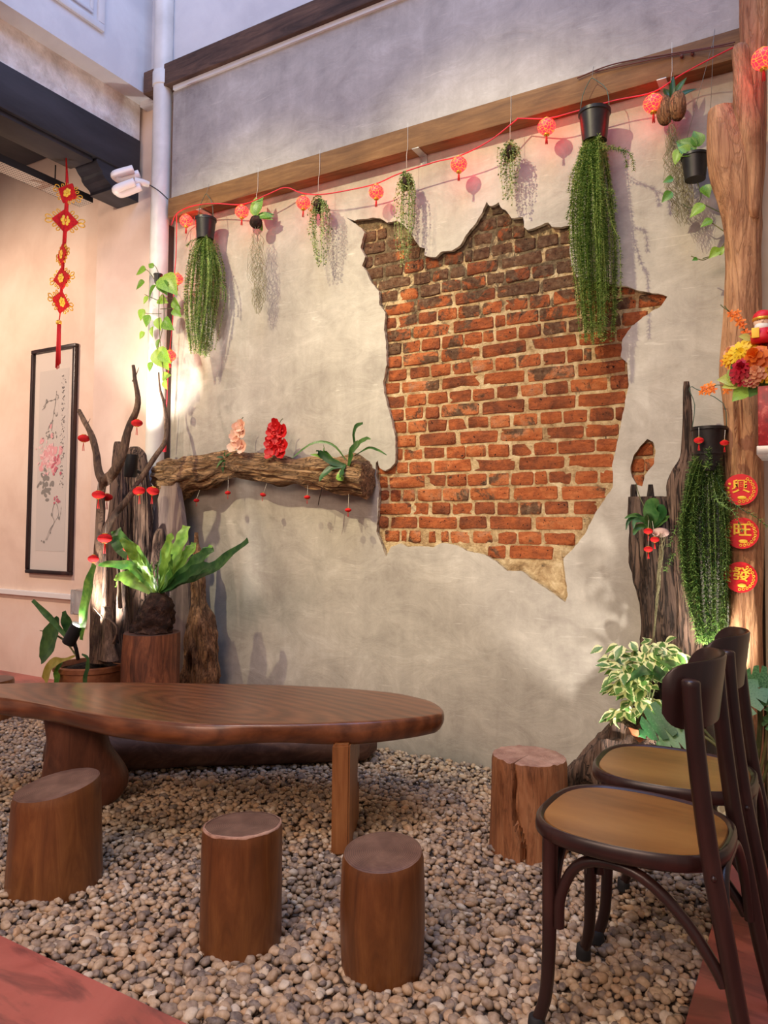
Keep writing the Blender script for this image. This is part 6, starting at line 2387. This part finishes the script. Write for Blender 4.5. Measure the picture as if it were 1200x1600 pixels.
# bark log on the ground under the chairs
A, B = V((-1.0, -.20, .02)), V((-.34, -.55, .13))
rings = []
prof = resample([(-1.02, -.18, .0, .03), (-.93, -.20, .06, .08), (-.82, -.22, .14, .13), (-.70, -.27, .20, .19), (-.58, -.34, .20, .20), (-.46, -.42, .15, .18), (-.38, -.47, .10, .13)], 46)
ax_ = V((.84, -.42, 0)).normalized()
sd_ = V((ax_.y, -ax_.x, 0))
for x, y, z, rr in prof:
    rings.append((V((x, y, z)), V((0, 0, rr)), sd_ * rr * .75))
mb = MB().loft(rings, 36, amp=.25, fa=1.6, ft=7, amp2=.18, fa2=3.5, ft2=12, seed=41)
tag(mesh_obj('bark_log', mb, M['bark_dark'] if 'bark_dark' in M else M['driftwood'], angle=70), 'rough bark covered root log lying behind the chairs', 'log')

# ------------------------------------------------------------------ variegated ficus in a terracotta pot
fc = W(1010, 1140, -.34)
fic = thing('variegated_ficus', 'variegated cream and green weeping fig in small terracotta pot', 'plant', (fc.x, -.34, W(1010, 1176, -.34).z))
z1 = fc.z
mesh_obj('pot', MB().lathe([(.045, z1 - .11), (.065, z1 - .015), (.072, z1 - .015), (.074, z1 + .012), (.066, z1 + .012), (.060, z1 - .01), (.001, z1 - .012)], 26, (fc.x, -.34, 0)), M['terracotta'], fic, angle=40)
r = random.Random(77)
VL = leaf_mesh('leaf', M['variegated'], [.06, .22, .27, .25, .18, .08, 0], .25, .2, 5)
for i, v in enumerate(VL.vertices):
    v.co *= .044          # true leaf size, the pattern uses object space
blobs = [(985, 1035, 36, 30, 60), (975, 1060, 26, 26, 40), (1015, 1030, 24, 24, 30), (1000, 1080, 26, 24, 28), (1030, 1015, 18, 20, 24), (1045, 1035, 16, 22, 20), (965, 1118, 12, 12, 14), (1008, 1110, 14, 14, 12), (985, 1105, 16, 14, 12), (1036, 1118, 14, 10, 12)]
for bx, by, rx, ry, n in blobs:
    cpt = W(bx, by, -.34)
    mesh_obj('branch', MB().tube(smooth_path([V((fc.x, -.34, z1 - .02)), V(((fc.x * 2 + cpt.x) / 3, -.33, z1 + (cpt.z - z1) * .5 + .02)), cpt], 10), .003, 5), M['stem'], fic)
    for k in range(n):
        q = V((r.gauss(0, .5), r.gauss(0, .5), r.gauss(0, .5)))
        pos = W(bx + rx * q.x, by - ry * q.z, -.34 + q.y * .10)
        d = V((q.x + r.uniform(-.5, .5), q.y - .3 + r.uniform(-.5, .5), -.35 + r.uniform(-.5, .6)))
        put_leaf(fic, VL, pos, d, r.uniform(1.0, 1.6), (r.uniform(-.4, .4), -.8, 1), wide=1.25)
for pts, w in [([(1056, 1090), (1030, 1052), (1005, 1048), (978, 1066)], [.006, .018, .02, .004]), ([(1056, 1085), (1046, 1062), (1036, 1058), (1020, 1062)], [.006, .02, .022, .004]), ([(1060, 1090), (1062, 1060), (1050, 1040), (1030, 1034)], [.006, .02, .02, .004])]:
    pp = [W(a, b, -.46) for a, b in pts]
    mesh_obj('strap_leaf', strap(smooth_path(pp, 14), w, .002, .2, 3, up=V((0, -1, .6))), M['leaf_dark'], fic)

# monstera: split leaves on long stalks
def monstera_mesh():
    """unit split leaf in the x-y plane, stalk end at the origin, tip at y=1"""
    n = 26
    vv, ff = [V((0, 0, 0))], []
    out = []
    for i in range(n + 1):
        t = i / n
        w = .46 * math.sin(math.pi * min(1, t * .97 + .06)) ** .7 * (1 - .25 * t)
        if t > .18 and (i % 5) in (2,):
            w *= .35
        out.append((w, t * 1.0 - .12 * (1 - t) ** 4))
    mid = [V((0, max(0, y), .0 - .12 * y * y)) for _, y in out]
    R_ = [V((w, y, .10 * w - .16 * y * y)) for w, y in out]
    L_ = [V((-w, y, .10 * w - .16 * y * y)) for w, y in out]
    me = bpy.data.meshes.new('leaf')
    k = n + 1
    fs = []
    for i in range(n):
        fs.append((i, k + i, k + i + 1, i + 1))
        fs.append((2 * k + i, i, i + 1, 2 * k + i + 1))
    me.from_pydata([tuple(p) for p in mid + R_ + L_], [], fs)
    me.polygons.foreach_set('use_smooth', [True] * len(fs))
    me.materials.append(M['leaf_mon'])
    return me


MON = monstera_mesh()
mc = W(1172, 1246, -.45)
mon = thing('monstera', 'monstera with split leaves in a cream pot behind the chairs', 'plant', (mc.x, -.45, 0.018))
mesh_obj('pot', MB().lathe([(.07, .018), (.10, .16), (.105, .17), (.098, .172), (.09, .15), (.001, .148)], 28, (mc.x, -.45, 0)), simple('cream_glaze', (214, 196, 158), .4), mon, angle=40)
base_ = V((mc.x, -.45, .15))
for (ax0, ay0), (tx, ty), yy, sz in (((1060, 1110), (1004, 1142), -.50, .17), ((1082, 1140), (1030, 1160), -.52, .14), ((1180, 1062), (1206, 1090), -.5, .15), ((1186, 1074), (1150, 1102), -.56, .15), ((1160, 1066), (1200, 1062), -.48, .14), ((1198, 1118), (1225, 1130), -.52, .12), ((1215, 1140), (1260, 1150), -.5, .18), ((1150, 1080), (1186, 1068), -.42, .12)):
    a, b = W(ax0, ay0, yy), W(tx, ty, yy - .05)
    mesh_obj('stalk', MB().tube(smooth_path([base_, base_.lerp(a, .55) + V((.02, -.02, .06)), a], 12), [.006] * 6 + [.005] * 6, 6), M['stem'], mon)
    put_leaf(mon, MON, a, b - a, max(sz, (b - a).length), (0, -1, .7))

# ------------------------------------------------------------------ flower arrangement on a red box
YF = -.46
bx0, bx1 = W(1188, 650, YF).x, W(1188, 650, YF).x + .26
zb1, zb0 = W(1192, 612, YF).z, W(1192, 702, YF).z
M['lacquer'] = mottled('red_lacquer', [(0.3, (120, 18, 24)), (0.6, (164, 30, 34)), (.72, (196, 90, 80))], 40, rough=.35, bumps=0)
stand = thing('display_stand', 'grey metal display stand at the right edge carrying the red box', 'stand', (bx0 + .13, YF, .018))
mesh_obj('top', MB().rbox((bx0 - .005, YF - .13, zb0 - .03), (bx1 + .01, YF + .13, zb0), .004), M['galv'], stand, angle=40)
mesh_obj('column', MB().tube([V((bx0 + .17, YF, .03)), V((bx0 + .17, YF, zb0 - .03))], .02, 16), M['galv'], stand, angle=40)
mesh_obj('foot', MB().lathe([(.001, .018), (.12, .018), (.12, .026), (.03, .034)], 28, (bx0 + .13, YF, 0)), M['galv'], stand, angle=40)
rb_ = thing('red_gift_box', 'patterned red box under the flower arrangement at the right edge', 'box', (bx0 + .13, YF, zb0))
mesh_obj('box', MB().rbox((bx0, YF - .12, zb0), (bx1, YF + .12, zb1), .005), M['lacquer'], rb_, angle=40)
fa_ = thing('flower_arrangement', 'festive bunch of yellow, crimson and orange flowers on the red box', 'flowers', (bx0 + .13, YF, zb1))


def bloom(px, py, y, r_, mat, layers, name='flower', facing=(-.25, -1, .25), wide=.34, curl=.1):
    c = W(px, py, y)
    f = V(facing).normalized()
    u = f.orthogonal().normalized()
    w = f.cross(u)
    mb = MB()
    rr = random.Random(px)
    for li, (n, rad, lift) in enumerate(layers):
        for k in range(n):
            a = 6.283 * k / n + li * .4 + rr.uniform(-.06, .06)
            d = u * math.cos(a) + w * math.sin(a)
            s = f.cross(d)
            L_ = r_ * rad
            b0 = c + f * (lift * r_ * .5)
            p1 = b0 + d * L_ * .5 + f * (lift * r_ * .9)
            p2 = b0 + d * L_ + f * (lift * r_ * .8 - curl * r_)
            ww = s * L_ * wide
            mb.add([b0, p1 + ww, p2 + ww * .5, p2 - ww * .5, p1 - ww], [(0, 1, 2, 3, 4)])
    fl_ = mesh_obj(name, mb, mat, fa_, smooth=False)
    return fl_


DA = [(16, 1, 0), (14, .85, .12), (10, .5, .3)]
RO = [(7, 1, .1), (6, .8, .4), (5, .6, .7), (4, .4, .95)]
DH = [(16, 1, 0), (14, .88, .2), (12, .72, .4), (9, .5, .6), (6, .3, .75)]
for px, py, y, r_, mt, la, wi in (
    (1160, 553, -.52, .055, 'fl_yellow', DA, .16), (1148, 558, -.50, .045, 'fl_yellow', DA, .16), (1176, 542, -.50, .045, 'fl_yellow', DA, .16), (1200, 572, -.54, .06, 'fl_yellow', DA, .16),
    (1164, 580, -.54, .055, 'fl_red', DH, .22), (1174, 574, -.52, .045, 'fl_red', DH, .22), (1200, 545, -.48, .05, 'fl_red', DH, .22), (1184, 561, -.55, .048, 'fl_orange', RO, .5),
    (1184, 583, -.55, .034, 'fl_peach', RO, .5), (1170, 594, -.54, .026, 'fl_peach', RO, .5), (1144, 552, -.46, .03, 'fl_peach', RO, .5), (1178, 598, -.53, .02, 'fl_peach', RO, .5)):
    bloom(px, py, y, r_, M[mt], la, wide=wi)
for px, py, r_ in ((1133, 565, .026), (1138, 568, .02), (1141, 572, .018), (1148, 495, .026), (1156, 502, .026), (1142, 490, .02), (1160, 508, .02), (1152, 488, .018), (1100, 606, .02), (1110, 602, .022), (1106, 612, .02), (1114, 609, .02), (1096, 613, .016), (1135, 610, .02), (1140, 606, .018), (1165, 520, .024), (1172, 528, .024)):
    bloom(px, py, -.47, r_ * .8, M['fl_orange'], [(5, 1, 0), (4, .6, .3)], 'small_bloom', wide=.3)
for pts in ([(1172, 590), (1150, 602), (1118, 602), (1094, 614)], [(1178, 550), (1160, 510), (1140, 488), (1132, 478)], [(1170, 580), (1145, 572), (1132, 565)], [(1140, 487), (1130, 480), (1126, 476)]):
    mesh_obj('twig', MB().tube(smooth_path([W(a, b, -.46) for a, b in pts], 12), .0018, 5), M['stem'], fa_)
for (a, b), (c_, d_), lm, sz in (((1160, 596), (1123, 590), 'gold', 1), ((1160, 598), (1130, 602), 'gold', 1), ((1150, 575), (1140, 592), 'gold', 1), ((1175, 602), (1144, 625), 'green_fl', 1), ((1165, 560), (1142, 580), 'oval', 1), ((1190, 600), (1176, 612), 'oval', 1.3),
                                 ((1165, 545), (1150, 548), 'oval', 1), ((1185, 596), (1200, 606), 'oval', 1.4), ((1175, 530), (1152, 522), 'gold', .8)):
    p, q = W(a, b, -.50), W(c_, d_, -.54)
    put_leaf(fa_, LM[lm], p, q - p, (q - p).length * sz, (0, -1, .4), wide=1.2)

# little bearded figurine in red standing among the flowers
fg = thing('figurine', 'small smiling figurine with red hat and white beard among flowers', 'figurine', W(1192, 540, -.52))
hc = W(1192, 503, -.52)
u_ = mpp(hc)
skin = simple('figurine_skin', (246, 214, 190), .45)
mesh_obj('head', MB().sphere(hc, (13.5 * u_, 12 * u_, 12 * u_), 18, 12), skin, fg)
mb = MB().lathe([(14.2 * u_, 2 * u_), (15 * u_, 6 * u_), (13 * u_, 12 * u_), (8 * u_, 17 * u_), (.001, 19 * u_)], 22, hc)
mesh_obj('hat', mb, M['red_print'], fg)
mesh_obj('hat_band', MB().lathe([(14.4 * u_, 1.5 * u_), (15.2 * u_, 2.5 * u_), (15.2 * u_, 5.5 * u_), (14.6 * u_, 6.2 * u_)], 22, hc), M['gold'], fg)
mesh_obj('beard', MB().sphere(hc + V((-1 * u_, -5 * u_, -9 * u_)), (11 * u_, 8 * u_, 8 * u_), 16, 10), simple('figurine_white', (244, 240, 234), .5), fg)
for s in (-1, 1):
    mesh_obj('eye', MB().tube([hc + V((s * 5 * u_ - 2.4 * u_, -11.2 * u_, 1 * u_)), hc + V((s * 5 * u_, -12 * u_, 2.2 * u_)), hc + V((s * 5 * u_ + 2.4 * u_, -11.2 * u_, 1 * u_))], .6 * u_, 5), M['ink'], fg)
mesh_obj('nose', MB().sphere(hc + V((0, -12 * u_, -1.5 * u_)), 2 * u_, 8, 6), skin, fg)
mb = MB().lathe([(17 * u_, -34 * u_), (18 * u_, -24 * u_), (12 * u_, -11 * u_), (8 * u_, -8 * u_)], 22, hc)
mesh_obj('robe', mb, M['red_print'], fg)
for s in (-1, 1):
    mesh_obj('arm', MB().tube([hc + V((s * 11 * u_, -2 * u_, -14 * u_)), hc + V((s * 13 * u_, -10 * u_, -20 * u_)), hc + V((s * 6 * u_, -16 * u_, -20 * u_))], [4.5 * u_, 4 * u_, 3 * u_], 10), M['red_print'], fg)
mesh_obj('scroll', MB().rbox(hc + V((-15 * u_, -19 * u_, -28 * u_)), hc + V((-4 * u_, -16 * u_, -12 * u_)), .002), M['gold_flat'], fg, angle=40)
